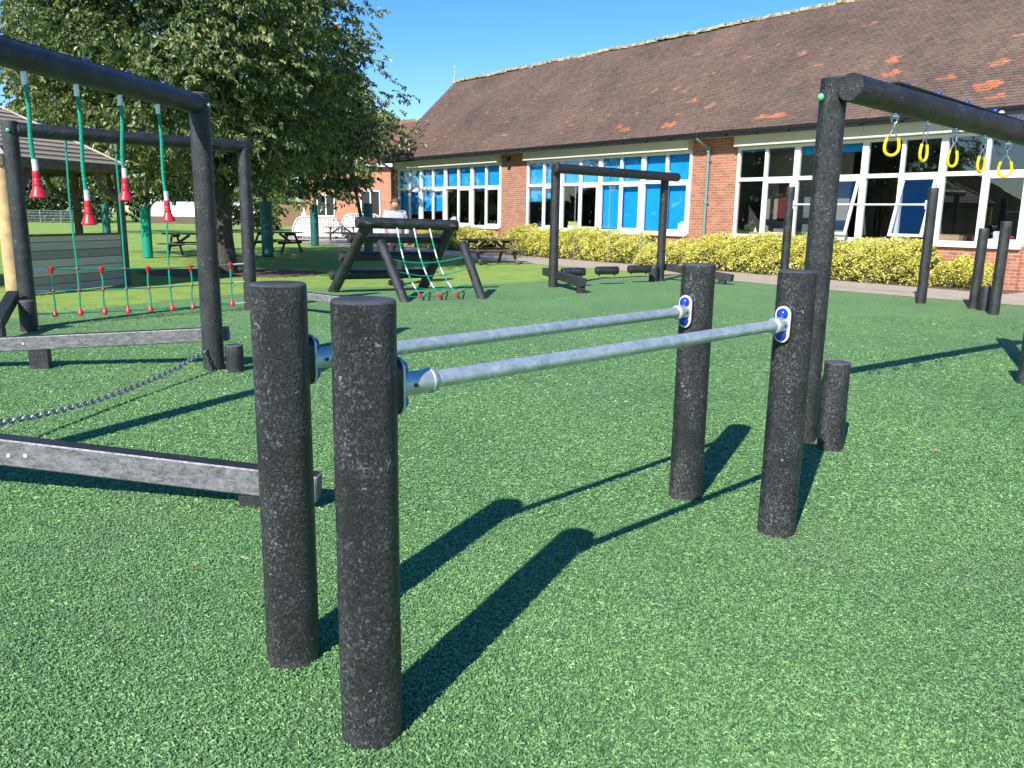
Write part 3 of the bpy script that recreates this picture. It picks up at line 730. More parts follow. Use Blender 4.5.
# downpipe with swan neck on the second brick pier, and a second one at the left end
for px, yo in ((9.08, .02), (-9.35, .02)):
    m = MB(); r = .046
    m.tube([(px*U-.1, -.38*U, 3.80*U), (px*U-.1, -.38*U, 3.72*U), (px*U-.04, -.25*U, 3.62*U), (px*U, yo*U, 3.48*U), (px*U, yo*U, 3.40*U), (px*U, yo*U, .12)], r, 10)
    m.cyl((px*U, yo*U, 3.36*U), (px*U, yo*U, 3.52*U), r*1.45, None, 12)
    for z in (.6, 1.9, 3.1): m.cyl((px*U, yo*U, z*U), (px*U, yo*U, (z+.06)*U), r*1.35, None, 12); m.box((px*U, yo*U+.05, (z+.03)*U), (.15, .05, .05))
    obj('downpipe', m, M['pipe'], school, local=True)
m = MB()
m.box((-.35*U, -.06*U, 3.58*U), (.12,.1,.16)); m.beam((-.35*U, -.1*U, 3.55*U), (-.35*U, -.25*U, 3.48*U), .16, .10)
obj('security_lamp', m, M['gutter'], school, local=True)
m = MB()
for dx in (-.16, .05): m.box(((dx-.3)*U, -.05*U, .72*U), (.19,.08,.16), None, 0, .01)
obj('wall_vent', m, M['white'], school, local=True)

def frame_rect(m, x0, x1, z0, z1, y, d, t, rot=None, piv=None, mat=0):
    """four butted bars round an opening"""
    bars = [(x0, x1, z1-t, z1), (x0, x1, z0, z0+t), (x0, x0+t, z0+t, z1-t), (x1-t, x1, z0+t, z1-t)]
    for a, b, c_, d_ in bars:
        c = Vector(((a+b)/2*U, y*U, (c_+d_)/2*U)); s_ = ((b-a)*U, d*U, (d_-c_)*U)
        if rot is not None: c = piv + rot @ (c-piv)
        m.box(c, s_, rot, mat)
FACE = .10
blinds = {0: ([1]*8, [.72,.72,.62,.62,0,0,.10,0]), 1: ([1]*8, [.36,.30,0,0,.94,.94,.95,.95]), 2: ([.12,.10,.28,.3,0,0,0,0], [0]*8)}
for bi, (a, b) in enumerate(BAYS):
    wu = (b-a)/4
    up_b, lo_b = blinds[bi]
    for k in range(4):
        x0 = a + wu*k; x1 = x0 + wu
        m = MB()
        frame_rect(m, x0+.002, x1-.002, SILL, WTOP, FACE, .10, .075)
        xm = (x0+x1)/2
        sbox(m, x0+.077, x1-.077, FACE-.05, FACE+.05, TRANS-.05, TRANS+.05)
        sbox(m, xm-.042, xm+.042, FACE-.047, FACE+.047, TRANS+.05, WTOP-.075); sbox(m, xm-.05, xm+.05, FACE-.047, FACE+.047, SILL+.075, TRANS-.05)
        sbox(m, x0+.002, x1-.002, -.09, FACE+.04, SILL-.06, SILL-.002)
        panes = MB()
        lights = [(x0+.077, xm-.042), (xm+.042, x1-.077)]
        casement = None
        for j, (l0, l1) in enumerate(lights):
            idx = k*2+j
            sbox(panes, l0, l1, FACE-.006, FACE+.006, TRANS+.052, WTOP-.077)
            opening = (j == 1)                       # every second lower light is a casement
            is_open = bi == 2 and idx in (3, 5)
            lo0, lo1 = (l0 + .012, l1) if j == 0 else (l0+.012, l1)
            if opening:
                casement = MB(); cp = MB()
                rot = None; piv = Vector(((lo0+lo1)/2*U, (FACE-.05)*U, (TRANS-.055)*U))
                if is_open: rot = Matrix.Rotation(R(-17), 3, 'X')
                frame_rect(casement, lo0, lo1, SILL+.08, TRANS-.055, FACE-.045, .05, .062, rot, piv)
                c = Vector(((lo0+lo1)/2*U, (FACE-.045)*U, (SILL+TRANS+.025)/2*U)); 
                if rot is not None: c = piv + rot @ (c-piv)
                cp.box(c, ((lo1-lo0-.126)*U, .012, (TRANS-SILL-.135-.126)*U), rot)
            else: sbox(panes, l0+.012, l1-.012, FACE-.006, FACE+.006, SILL+.077, TRANS-.052)
        wn = obj('window', m, M['upvc'], school, local=True)
        obj('panes', panes, M['glass'], wn, local=True)
        if casement is not None:
            cs = obj('casement', casement, M['upvc'], wn, local=True)
            cpo = obj('casement_pane', cp, M['glass'], wn, local=True)
        bm_ = MB(); has = False
        for j, (l0, l1) in enumerate(lights):
            idx = k*2+j
            for (z0, z1, f) in ((TRANS+.0, WTOP-.0, up_b[idx]), (SILL+.02, TRANS-.0, lo_b[idx])):
                if f <= 0: continue
                has = True
                zb = z1-(z1-z0)*f + random.uniform(-.015,.015)
                bm_.box(((l0+l1)/2*U, (FACE+.13)*U, (zb+z1)/2*U), ((l1-l0+.07)*U, .008, (z1-zb-.01)*U))
                bm_.cyl(((l0-.03)*U, (FACE+.13)*U, zb*U), ((l1+.03)*U, (FACE+.13)*U, zb*U), .014, None, 8)
        if has: obj('blind', bm_, M['blind'], wn, local=True)

# things standing on the inside window ledges
def ledge(name, s, back, build, mats, label, cat):
    p = fl(s, back, SILL)
    m = MB(); build(m); o = obj(name, m, mats, None, local=True); o.location = p; o.rotation_euler = (0,0,ANG); tag(o, label, cat); return o
m = MB()
for a, b in BAYS: sbox(m, a, b, FACE+.055, .46, SILL-.05, SILL-.0)
obj('window_ledge', m, M['upvc'], school, local=True)
def tub(m):
    m.box((0,0,.13), (.34,.2,.26), None, 0, .02); m.box((-.02,0,.29), (.1,.12,.08), None, 0, .015); m.cyl((.09,0,.26),(.09,0,.44),.025,None,8,1); m.box((0,0,.27),(.36,.22,.02),None,0)
ledge('caddy', 1.32, .30, tub, [M['blue'], M['white']], 'blue plastic caddy on the ledge of the middle window bay', 'caddy')
def ybox(m):
    m.box((0,0,.09),(.5,.18,.18),None,1,.01); m.box((0,0,.24),(.46,.17,.12),None,0,.015); m.box((0,-.0,.305),(.48,.19,.015),None,0)
ledge('tray_stack', 3.02, .31, ybox, [M['brightyellow'], M['paper']], 'yellow and white tray stack behind the hanging log frame window', 'tray')
def cbox(m):
    m.box((0,0,.10),(.55,.22,.2),None,0,.006); m.box((0,-.10,.19),(.54,.02,.06),Matrix.Rotation(R(25),3,'X'),0); m.box((.0,.0,.205),(.05,.2,.006),None,1)
ledge('cardboard_box', 16.05, .29, cbox, [M['card'], M['paper']], 'low cardboard box on the right window bay ledge', 'box')
def papers(m):
    m.box((0,0,.16),(.26,.1,.32),Matrix.Rotation(R(8),3,'X'),0); m.box((.17,.03,.11),(.18,.1,.22),None,1,.01); m.box((-.1,-.06,.08),(.12,.02,.16),None,0)
ledge('book_pile', 17.15, .28, papers, [M['paper'], M['red']], 'white papers beside a red book at the right end of the ledge', 'books')
def toy(m):
    m.box((0,0,.07),(.62,.16,.14),None,0,.01); m.cyl((.1,0,.14),(.05,0,.62),.09,.01,7,1); m.cyl((-.16,0,.14),(-.16,0,.30),.05,.0,6,1)
ledge('model_rocket', 10.85, .28, toy, [M['card'], M['paper']], 'pale pointed paper model on a wooden block behind the right bay', 'model')
def sheetp(m): m.box((0,0,.17),(.42,.03,.34),None,0,.004); m.box((.03,.03,.2),(.3,.02,.4),None,0,.004)
ledge('paper_sheet', -4.55, .24, sheetp, [M['paper']], 'white paper sheets standing in the left window bay', 'paper')
ledge('paper_sheet', 8.12, .20, sheetp, [M['paper']], 'white paper sheets standing at the right end of the middle bay', 'paper')
def flower(m):
    m.cyl((0,0,0),(0,0,.1),.05,.06,10,0)
    for k in range(14): m.beam((0,0,.1),(random.uniform(-.13,.13),random.uniform(-.08,.08),random.uniform(.2,.36)),.035,.006,1)
ledge('potted_plant', 15.5, .28, flower, [M['card'], M['brightyellow']], 'small yellowish potted plant left of the cardboard box', 'plant')

# ------------------------------------------------------------------ hedges along the building
def hedge(label, s0, s1, h0, h1, d0, d1, dens=1500, gaps=()):
    """a leafy bank: leaves over a lumpy body, body of dark twigs inside"""
    t = thing('hedge', label, 'hedge', fl((s0+s1)/2, -.5, 0.054), ANG, 'yellow variegated hedges under the windows')
    Ls = (s1-s0)*U; n = int(Ls*(1.2*.9+.9)*dens)
    nx = 40
    def hh(x): return 1 + .10*np.sin(x*1.7+s0) + .07*np.sin(x*4.1+1) + .05*np.sin(x*9.3+2)
    def prof(x, a):      # a 0..1 runs up the front and over the top to the wall
        tt = np.clip((x+Ls/2)/Ls, 0, 1); H = (h0+(h1-h0)*tt)*(.4+.6*hh(x)); D = (d0+(d1-d0)*tt)*(1+.10*np.sin(x*2.3+3)+.06*np.sin(x*6.1))
        th = a*np.pi*.5*1.12
        e = .55
        y = .5*U - D*np.abs(np.cos(np.minimum(th, np.pi/2)))**e; z = H*np.abs(np.sin(th))**e
        y = np.where(th > np.pi/2, .5*U-.02, y)
        end = np.minimum(1, np.minimum(x+Ls/2, Ls/2-x)/.35).clip(0,1)**.5
        return y, z*(.35+.65*end)
    x = rng.uniform(-Ls/2, Ls/2, n); a = rng.uniform(0.0, 1, n)
    y, z = prof(x, a); dep = rng.exponential(.035, n) - .035
    lump = .05*np.sin(x*13+z*9)+.05*np.sin(x*7-z*15+1)+.03*np.sin(x*23+z*21)
    yn = -np.cos(a*np.pi*.5); zn = np.sin(a*np.pi*.5)
    P = np.stack([x, y - yn*(dep+lump), z*1.0 - zn*(dep+lump)], 1); P[:,2] = np.maximum(P[:,2], .02)
    D_ = np.stack([rng.normal(0,.8,n), yn*.45+rng.normal(0,.45,n), zn*.45-.15+rng.normal(0,.55,n)], 1); D_ /= np.linalg.norm(D_,axis=1)[:,None]
    patch = .5+.5*np.sin(x*2.9+s0*3)*np.sin(z*6+x*1.7) 
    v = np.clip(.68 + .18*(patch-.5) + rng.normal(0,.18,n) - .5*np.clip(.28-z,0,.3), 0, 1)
    keep = rng.random(n) > .16*(np.sin(x*5.3+z*8) > .72)
    P, D_, v = P[keep], D_[keep], v[keep]
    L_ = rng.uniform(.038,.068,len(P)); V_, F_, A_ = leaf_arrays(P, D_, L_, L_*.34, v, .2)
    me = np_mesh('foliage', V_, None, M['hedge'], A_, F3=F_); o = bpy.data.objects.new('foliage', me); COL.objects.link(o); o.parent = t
    m = MB(); X = np.linspace(-Ls/2+.06, Ls/2-.06, nx); vs = []; na = 9
    for xx in X:
        for k in range(na):
            yy, zz = prof(np.array([xx]), np.array([k/(na-1)])); vs.append((xx, float(yy[0])+.10, max(.0, float(zz[0])-.10)))
    m.add(vs, [(i*na+k, (i+1)*na+k, (i+1)*na+k+1, i*na+k+1) for i in range(nx-1) for k in range(na-1)], 0, True)
    for i in range(int(Ls*16)):
        xx = random.uniform(-Ls/2+.1, Ls/2-.1); yy = random.uniform(-.55,-.2); m.tube([(xx,yy+.2,-.02),(xx+random.uniform(-.1,.1),yy,.18),(xx+random.uniform(-.2,.2),yy-.05,.4)], [.01,.008,.005], 5)
    obj('stems', m, M['twig'], t, local=True)
M['twig'] = simple('hedge_twigs', (.05,.055,.02), .9, 0, .5, 30, .5)
hedge('low yellow hedge under the left window bay behind the brown picnic table', -6.0, -.9, .88, .82, 1.0, 1.0, 1500)
hedge('long yellow hedge under the middle window bay behind the hanging logs', .35, 7.5, .95, .90, 1.05, 1.05, 1700)
hedge('lower yellow hedge in front of the brick pier with the downpipe', 7.3, 9.5, .66, .70, 1.0, 1.05, 1800)
hedge('yellow hedge under the right window bay behind the pull-up bar', 9.3, 16.1, .96, .95, 1.05, 1.1, 2000)
hedge('small low yellow shrub end at the right of the right-hand hedge', 16.05, 17.35, .55, .62, .6, .6, 1700)

# ------------------------------------------------------------------ parallel bars
RP = .088
pb = thing('parallel_bars', 'parallel bars of two steel rails on four black posts', 'play equipment', (.29,3.23,0))
BARP = {'a': (-.394,2.158), 'b': (-.733,2.568), 'c': (.957,4.29), 'd': (1.300,3.79)}
tops = {'a': 1.278, 'b': 1.282, 'c': 1.268, 'd': 1.272}
for k in 'abcd':
    x, y = BARP[k]; m = MB(); m.log((x,y,-.03), (x,y,tops[k]), RP, RP*.985, 56, rim=.008, rough=.009, n=22); obj('post', m, M['post'], pb)
def rail(pa, pb_, z):
    A = Vector((*BARP[pa], z)); B = Vector((*BARP[pb_], z)); d = (B-A).normalized(); side = Vector((0,0,1)).cross(d)
    a0 = A + d*(RP+.012); b0 = B - d*(RP+.012)
    m = MB(); m.cyl(a0+d*.03, b0-d*.03, .0255, None, 24)
    r = obj('rail', m, M['galv'], pb)
    for P, s in ((a0, 1), (b0, -1)):
        f = MB()      # rounded flange plate, curved back block, socket collar
        n = 10; w = .037; hh = .046; th = .008
        out = []
        for k in range(n+1): a = math.pi*k/n; out.append((math.cos(a)*w, hh+math.sin(a)*w))
        for k in range(n+1): a = math.pi+math.pi*k/n; out.append((math.cos(a)*w, -hh+math.sin(a)*w))
        def plate(off, t, scale, mat):
            q0 = [P + d*s*off + side*(x*scale) + Vector((0,0,z_*scale)) for x, z_ in out]; q1 = [p_ + d*s*t for p_ in q0]; N = len(out)
            fs = [tuple(range(N-1,-1,-1)), tuple(range(N,2*N))] + [(k, (k+1)%N, N+(k+1)%N, N+k) for k in range(N)]
            if s < 0: fs = [tuple(reversed(f_)) for f_ in fs]
            f.add(q0+q1, fs, mat)
        plate(-.020, .019, .92, 1); plate(.0, th, 1.0, 0)
        sl_ = .112 if s > 0 else .07
        f.cyl(P+d*s*th, P+d*s*(sl_+.003), .034, None, 24, 2); f.lathe(P+d*s*sl_, d*s, [(.034,0),(.037,.002),(.037,.012),(.034,.016),(.027,.018)], 24, 2)
        for zo in (-.014,): f.cyl(P+d*s*.045+side*.03+Vector((0,0,zo)), P+d*s*.045+side*.038+Vector((0,0,zo)), .006, None, 8, 1); f.cyl(P+d*s*.045-side*.03, P+d*s*.045-side*.038, .006, None, 8, 1)
        obj('flange', f, [M['white'] if s < 0 else M['galv'], M['gutter'], M['galv']], r)
        for zo in (.047, -.047):
            c = MB(); c.lathe(P+d*s*th+Vector((0,0,zo)), d*s, [(.026,0),(.027,.004),(.0255,.012),(.021,.02),(.012,.025),(.003,.0265)], 20); obj('bolt_cap', c, M['blue'], r)
rail('a','d',1.032); rail('b','c',1.028)

# ------------------------------------------------------------------ generic logs standing in the ground
def standing_log(name, x, y, h, r, label, cat, group=None, mat='post_far', lean=(0,0)):
    m = MB(); m.log((0,0,-.03), (lean[0],lean[1],h), r, r*.98, 32, rim=.01)
    o = obj(name, m, M[mat], None, local=True); o.location = (x,y,0); tag(o, label, cat, group); return o
G_ST = 'short stepping logs beside the frames'
standing_log('stepping_log', 2.125, 5.29, .595, .083, 'short black log at the foot of the ring beam post', 'log', G_ST, 'post')
standing_log('stepping_log', 4.86, 7.62, .56, .085, 'short black log cut off at the right picture edge', 'log', G_ST, 'post')
standing_log('stepping_log', -2.63, 7.66, .26, .085, 'lowest stepping log beside the rope handle frame post with chain', 'log', G_ST)
standing_log('stepping_log', -5.95, 10.02, .385, .095, 'short black log in front of the rope net post by the shelter', 'log', G_ST)
standing_log('stepping_log', 3.31, 19.6, .40, .11, 'wide short black log at the foot of the hanging log frame', 'log', G_ST)
standing_log('stepping_log', 8.19, 14.25, .42, .13, 'short dark log between the two tall leaning right posts', 'log', G_ST)
standing_log('round_post', 8.11, 14.5, 1.40, .083, 'shorter lone black post left of its near twin by right hedge', 'post', 'lone black posts near the right hedge', lean=(.02,0))
standing_log('round_post', 7.97, 13.62, 1.52, .083, 'taller lone black post nearest the right edge by the hedge', 'post', 'lone black posts near the right hedge', lean=(.015,0))

# ------------------------------------------------------------------ ring beam
rb = thing('ring_traverse', 'overhead black beam on round posts carrying yellow rings', 'play equipment', (2.015,5.50,0))
G1 = Vector((2.015,5.50,0)); dr = Vector((.79,.613,0)).normalized(); pr_ = Vector((dr.y,-dr.x,0))
E0 = G1 + pr_*.150 - dr*.07 + Vector((0,0,2.303)); E1 = E0 + dr*4.15 + Vector((0,0,-.155))
m = MB(); m.log(G1-Vector((0,0,.03)), G1+Vector((0,0,2.385)), .086, .083, 44, rim=.010); obj('post', m, M['post'], rb)
G2 = G1 + dr*3.95; m = MB(); m.log(G2-Vector((0,0,.03)), G2+Vector((0,0,2.28)), .092, .088, 32, rim=.010); obj('post', m, M['post'], rb)
m = MB(); m.log(E0, E1, .086, .086, 44, rim=.008); ob = obj('beam', m, M['post'], rb)
m = MB()
a = E0+dr*.52+Vector((0,0,.0815)); b = E1-dr*.2+Vector((0,0,.0815)); m.beam(a, b, .062, .012, 0, .003); obj('top_strip', m, M['darkbeam'], ob)
def along_ring(q_): return (5.17*q_-2.16)/(.79-.600*q_)
ts = [along_ring((px-4.2-512)/822) for px in (898,930,959,988,1012)]
du = (E1-E0).normalized()
for t in ts:
    c = MB(); p = a + du*(t-.30)+Vector((0,0,.006)); c.lathe(p, (0,0,1), [(.021,0),(.021,.006),(.016,.014),(.004,.018)], 12); obj('bolt_cap', c, M['blue'], ob)
c = MB(); p = a + du*(ts[3]-.18)+Vector((0,0,.006)); c.lathe(p, (0,0,1), [(.02,0),(.02,.006),(.015,.014),(.004,.018)], 12); o = obj('bolt_cap', c, M['paper'], ob); o['label'] = 'white bolt cap'
c = MB(); c.lathe(G1 + Vector((-.086,-.03,2.26)), Vector((-1,-.35,0)), [(.024,0),(.024,.008),(.018,.018),(.005,.024)], 12); o = obj('bolt_cap', c, M['green_cap'], rb); o['label'] = 'green bolt cap'
def ring(P, rz, tilt, label):
    t = thing('trapeze_ring', label, 'ring', P, rz, 'yellow rings hanging from the beam')
    m = MB()
    m.cyl((0,0,.02),(0,0,-.012),.012,None,10); m.box((0,0,-.018),(.05,.03,.02),None,0,.004)
    m.tube([(.018*math.cos(a_), .0, -.042+.022*math.sin(a_)) for a_ in [2*math.pi*k/14 for k in range(14)]], .0055, 6, 0, True)
    m.tube([(.0, .016*math.cos(a_), -.078+.026*math.sin(a_)) for a_ in [2*math.pi*k/14 for k in range(14)]], .005, 6, 0, True)
    m.cyl((-.03,0,-.03),(.03,0,-.03),.006,None,8)
    obj('shackle', m, M['steel'], t, local=True)
    w = .046; m = MB(); top = -.10
    m.tube([(0,0,top), (-w*.76,0,-.158)], .005, 5); m.tube([(0,0,top), (w*.76,0,-.158)], .005, 5); obj('wire', m, M['wire'], t, local=True)
    m = MB(); pts = [(-w*.74,0,-.155), (-w*.92,0,-.182), (-w,0,-.205)] + [(-w*math.cos(a_), 0, -.222-w*1.0*math.sin(a_)) for a_ in [math.pi*k/12 for k in range(13)]] + [(w,0,-.205), (w*.92,0,-.182), (w*.74,0,-.155)]
    m.tube(pts, .0105, 10); obj('grip', m, M['yellow'], t, local=True)
    return t
ang0 = math.atan2(dr.y, dr.x)
first = None
for t, twist, lb in zip(ts, (-6, 36, 22, 30, -24), ('yellow ring nearest the black post, hanging face on', 'second yellow ring from the black post, turned edge on', 'middle yellow ring of the five, half turned', 'yellow ring turned edge on in front of a white window mullion', 'yellow ring farthest from the black post, hanging face on')):
    p = E0 + dr*(t+.10) + Vector((0,0,-.09-.037*t))
    rz = R(twist)
    if first is None: first = ring(p, rz, 0, lb); o = first
    else: o = copy_tree(first); o.location = p; o.rotation_euler = (0,0,rz); o['label'] = lb

# ------------------------------------------------------------------ pull-up bar
pu = thing('pull_up_bar', 'white pull-up bar between two tall black posts by the hedge', 'play equipment', (7.3,16.2,0))
PA_, PB_ = Vector((5.71,17.5,0)), Vector((7.60,15.35,0))
for P, h in ((PA_, 2.16), (PB_, 2.10)): m = MB(); m.log(P-Vector((0,0,.03)), P+Vector((0,0,h)), .09, .086, 28, rim=.01); obj('post', m, M['post_far'], pu)
d = (PB_-PA_).normalized(); m = MB(); m.cyl(PA_+d*.1+Vector((0,0,1.80)), PB_-d*.1+Vector((0,0,1.80)), .02, None, 14); r_ = obj('bar', m, M['white'], pu)
for P, s in ((PA_, 1), (PB_, -1)):
    m = MB(); c_ = P+d*s*.092+Vector((0,0,1.80)); m.beam(c_-Vector((0,0,.08)), c_+Vector((0,0,.08)), .07, .014); m.cyl(c_, c_+d*s*.06, .03, None, 12); obj('flange', m, M['white'], r_)

# ------------------------------------------------------------------ hanging log frame
hf = thing('log_swing', 'black goal-shaped frame of round logs before the middle window bay', 'play equipment', (2.1,18.7,0))
C1, C2 = Vector((.84,17.6,0)), Vector((3.50,19.8,0)); d = (C2-C1).normalized(); sd = Vector((d.y,-d.x,0))
for P, h in ((C1, 2.58), (C2, 2.46)): m = MB(); m.log(P-Vector((0,0,.03)), P+Vector((0,0,h)), .10, .095, 28, rim=.01); obj('post', m, M['post_far'], hf)
zb = 2.42
m = MB(); m.log(C1-d*.16+sd*.14+Vector((0,0,zb+.03)), C2+d*.28+sd*.14+Vector((0,0,zb)), .10, None, 28, rim=.01); hb = obj('beam', m, M['post_far'], hf)
for f in (.0, .26, .5, .74, 1.0):
    c = MB(); p = (C1.lerp(C2, f)) + sd*.14 + Vector((0,0,zb+.118)); c.lathe(p, (0,0,1), [(.022,0),(.02,.012),(.004,.02)], 8); obj('bolt_cap', c, M['galv'], hb)
def chain_mb(m, pts, link=.05, r=.0045, wd=.016):
    """oval links threaded along a polyline"""
    pts = [Vector(p) for p in pts]; seglen = [(pts[i+1]-pts[i]).length for i in range(len(pts)-1)]; tot = sum(seglen); n = max(2, int(tot/(link*.72)))
    def at(s_):
        s_ = max(0, min(tot-1e-6, s_))
        for i, L_ in enumerate(seglen):
            if s_ <= L_: return pts[i].lerp(pts[i+1], s_/L_), (pts[i+1]-pts[i]).normalized()
            s_ -= L_
        return pts[-1], (pts[-1]-pts[-2]).normalized()
    for i in range(n):
        p, t = at((i+.5)*tot/n); a_ = Vector((0,0,1)) if abs(t.z) < .9 else Vector((1,0,0)); x = t.cross(a_).normalized(); y = x.cross(t)
        sdv = (x+y).normalized() if i % 2 else (x-y).normalized()
        q_ = []
        for k in range(12):
            an = 2*math.pi*k/12; q_.append(p + t*(math.cos(an)*(link*.5-r)*1.0) + sdv*(math.sin(an)*wd*.62))
        m.tube(q_, r, 5, 0, True)
hl0 = None
for f, lb in ((.13, 'hanging log nearest the left post of its frame'), (.43, 'middle one of three chained hanging logs'), (.735, 'hanging log nearest the right post of its frame')):
    p = C1.lerp(C2, f) + sd*.14
    if hl0 is None:
        t = thing('hanging_log', lb, 'log', p, 0, 'logs hanging on chains in the frame'); hl0 = t
        ld = Vector((.93,.37,0)); c_ = p+Vector((0,0,.32))
        m = MB(); m.log(c_-ld*.27, c_+ld*.27, .09, None, 24, rim=.012); lg = obj('log', m, M['post_far'], t)
        m = MB()
        for s in (-.19,.19): m.cyl(c_+ld*s+Vector((0,0,-.115)), c_+ld*s+Vector((0,0,-.085)), .02, None, 8)
        obj('bolt', m, M['rust'], lg)
        m = MB(); chain_mb(m, [c_+Vector((0,0,.085)), p+Vector((0,0,zb-.09))], .055, .0032, .016); obj('chain', m, M['chain'], t)
    else: o = copy_tree(hl0); o.location = p; o['label'] = lb

def bal_beam(label, A, B, w, h, mat, blocks, cat='balance beam', bolts=()):
    A = Vector(A); B = Vector(B); t = thing('balance_beam', label, cat, (A.x,A.y,0), 0, 'low balance beams between the frames')
    m = MB(); m.beam(A, B, w, h, 0, .007)
    for i_, f_ in enumerate(m.f):
        p_ = [Vector(m.v[j]) for j in f_[:3]]; n_ = (p_[1]-p_[0]).cross(p_[2]-p_[0]).normalized()
        if n_.z > .95: m.m[i_] = 1
        elif .4 < n_.z < .95: m.m[i_] = 2
    bo = obj('plank', m, [mat, M['darkbeam'], M['worn'] if mat is M['beam'] else M['darkbeam']], t)
    for f, bw in blocks:
        p = A.lerp(B, f); m = MB(); dd = (B-A).normalized(); top = p.z-h/2-.002
        m.beam((p.x-dd.x*bw/2, p.y-dd.y*bw/2, top/2-.01), (p.x+dd.x*bw/2, p.y+dd.y*bw/2, top/2-.01), w*.9, top+.02, 0, .005); obj('support_block', m, M['darkbeam'], t)
    sd_ = Vector((0,0,1)).cross((B-A).normalized())
    for f, zo in bolts:
        p = A.lerp(B, f); best = min((sd_, -sd_), key=lambda v: (p+v).length)
        m = MB(); m.lathe(p+best*(w/2)+Vector((0,0,zo)), best, [(.011,0),(.011,.004),(.006,.008),(.001,.009)], 10); obj('bolt', m, M['paper'], bo)
    return t
bal_beam('weathered grey balance beam in front, behind the near left post', (-3.6,4.20,.335), (-.98,4.02,.115), .105, .142, M['beam'], [(.87,.14)], bolts=((.93,.02),(.955,-.03),(.42,.0),(.385,-.01)))
bal_beam('weathered grey balance beam ending behind the chained post', (-5.6,7.45,.205), (-2.78,7.98,.32), .11, .13, M['beam'], [(.40,.17)], bolts=((.36,.0),))
bal_beam('dark sloping balance beam at the left edge by the shelter', (-6.18,10.15,.43), (-5.83,9.2,.19), .13, .12, M['darkbeam'], [(.93,.17)])
bal_beam('grey balance beam far behind the two near posts', (-3.95,12.75,.30), (-2.0,11.55,.24), .11, .11, M['beam'], [(.9,.15)])
bal_beam('dark balance beam at the left foot of the hanging log frame', (.70,18.4,.28), (1.36,16.2,.22), .15, .16, M['darkbeam'], [(.95,.16)])
bal_beam('dark balance beam from the right foot of the hanging log frame', (3.65,20.0,.33), (5.0,18.9,.16), .15, .16, M['darkbeam'], [(.86,.16)])

# ------------------------------------------------------------------ rope handle traverse (left)
T1, T0 = Vector((-2.86,7.75,0)), Vector((-3.36,4.2,0))
rt_ = thing('rope_traverse', 'tall black frame holding green rope handles at upper left', 'play equipment', T1)
m = MB(); m.log(T1-Vector((0,0,.03)), T1+Vector((0,0,2.53)), .098, .088, 40, rim=.01); obj('post', m, M['post'], rt_)
m = MB(); m.log(T0-Vector((0,0,.03)), T0+Vector((0,0,2.53)), .098, .09, 28, rim=.01); obj('post', m, M['post'], rt_)
dt = (T0-T1).normalized(); BZ = 2.43
m = MB(); m.log(T1+dt*.07+Vector((0,0,BZ)), T0-dt*.07+Vector((0,0,BZ+.015)), .088, None, 40, rim=.006); tb = obj('beam', m, M['post'], rt_)
m = MB(); m.beam(T1+dt*.2+Vector((0,0,BZ+.085)), T0-dt*.2+Vector((0,0,BZ+.10)), .06, .012, 0, .003); obj('top_strip', m, M['darkbeam'], tb)
def tpar(px): 
    q_ = (px-4.6-512)/822; return (-2.86 - q_*(7.75*.979-.18))/(.1395*1.0 - q_*.97)*1.0
hs = []
for px in (22, 75, 119, 157): 
    q_ = (px-4.8-512)/822; L_ = (T0-T1).length; u_ = (T0-T1)/L_
    t = (T1.x - q_*(.979*T1.y-.18))/(q_*.979*u_.y - u_.x); hs.append(t)
for t in hs + [hs[0]+.55]:
    for o_ in (-.12,):
        c = MB(); p = T1+dt*(t+o_)+Vector((0,0,BZ+.094)); c.lathe(p, (0,0,1), [(.022,0),(.022,.006),(.016,.016),(.004,.02)], 12); obj('bolt_cap', c, M['blue'], tb)
c = MB(); c.lathe(T1+Vector((.088,-.01,2.42)), (1,-.2,0), [(.02,0),(.018,.012),(.004,.018)], 10); o = obj('bolt_cap', c, M['green_cap'], rt_); o['label'] = 'green bolt cap'
def handle(P, L_, lean, label):
    t = thing('climbing_rope', label, 'rope handle', P, 0, 'green rope handles with red ends')
    def at(f): return Vector((lean[0]*f, lean[1]*f, -L_*f))
    m = MB(); m.tube([at(k/8)+Vector((.008*math.sin(k*.8),0,0)) for k in range(9)], .012, 10); 
    for ph_ in (0, 2.09, 4.19): m.tube([at(k/60)+Vector((.008*math.sin(k*.8/7.5),0,0))+Vector((.008*math.cos(k*.9+ph_), .008*math.sin(k*.9+ph_), 0)) for k in range(61)], .0075, 5)
    obj('rope', m, M['rope'], t, local=True)
    e = .075/L_
    m = MB(); m.cyl(at(0)+Vector((0,0,.02)), at(e), .018, None, 12); obj('ferrule', m, M['ferrule'], t, local=True); m = MB(); m.cyl(at(1-e*1.1), at(1), .0185, None, 12); obj('ferrule', m, M['ferrule'], t, local=True)
    m = MB(); dv = (at(1)-at(.9)).normalized(); p = at(1)
    m.lathe(p, dv, [(.02,-.01),(.024,0),(.022,.012),(.026,.03),(.023,.036),(.028,.055),(.025,.061),(.032,.085),(.029,.092),(.042,.125),(.055,.150),(.056,.160),(.04,.166)], 18); obj('bell', m, M['red'], t, local=True)
for t, L_, ln, lb in zip(hs, (.62,.80,.62,.78), ((.012,.01),(.0,.02),(-.01,0),(.015,.02)), ('rope handle with red bell nearest the left edge', 'long rope handle with red bell, second from the left edge', 'short rope handle with red bell, third from the left edge', 'long rope handle with red bell beside the tall post')):
    handle(T1+dt*t+Vector((0,0,BZ-.085)), L_, ln, lb)
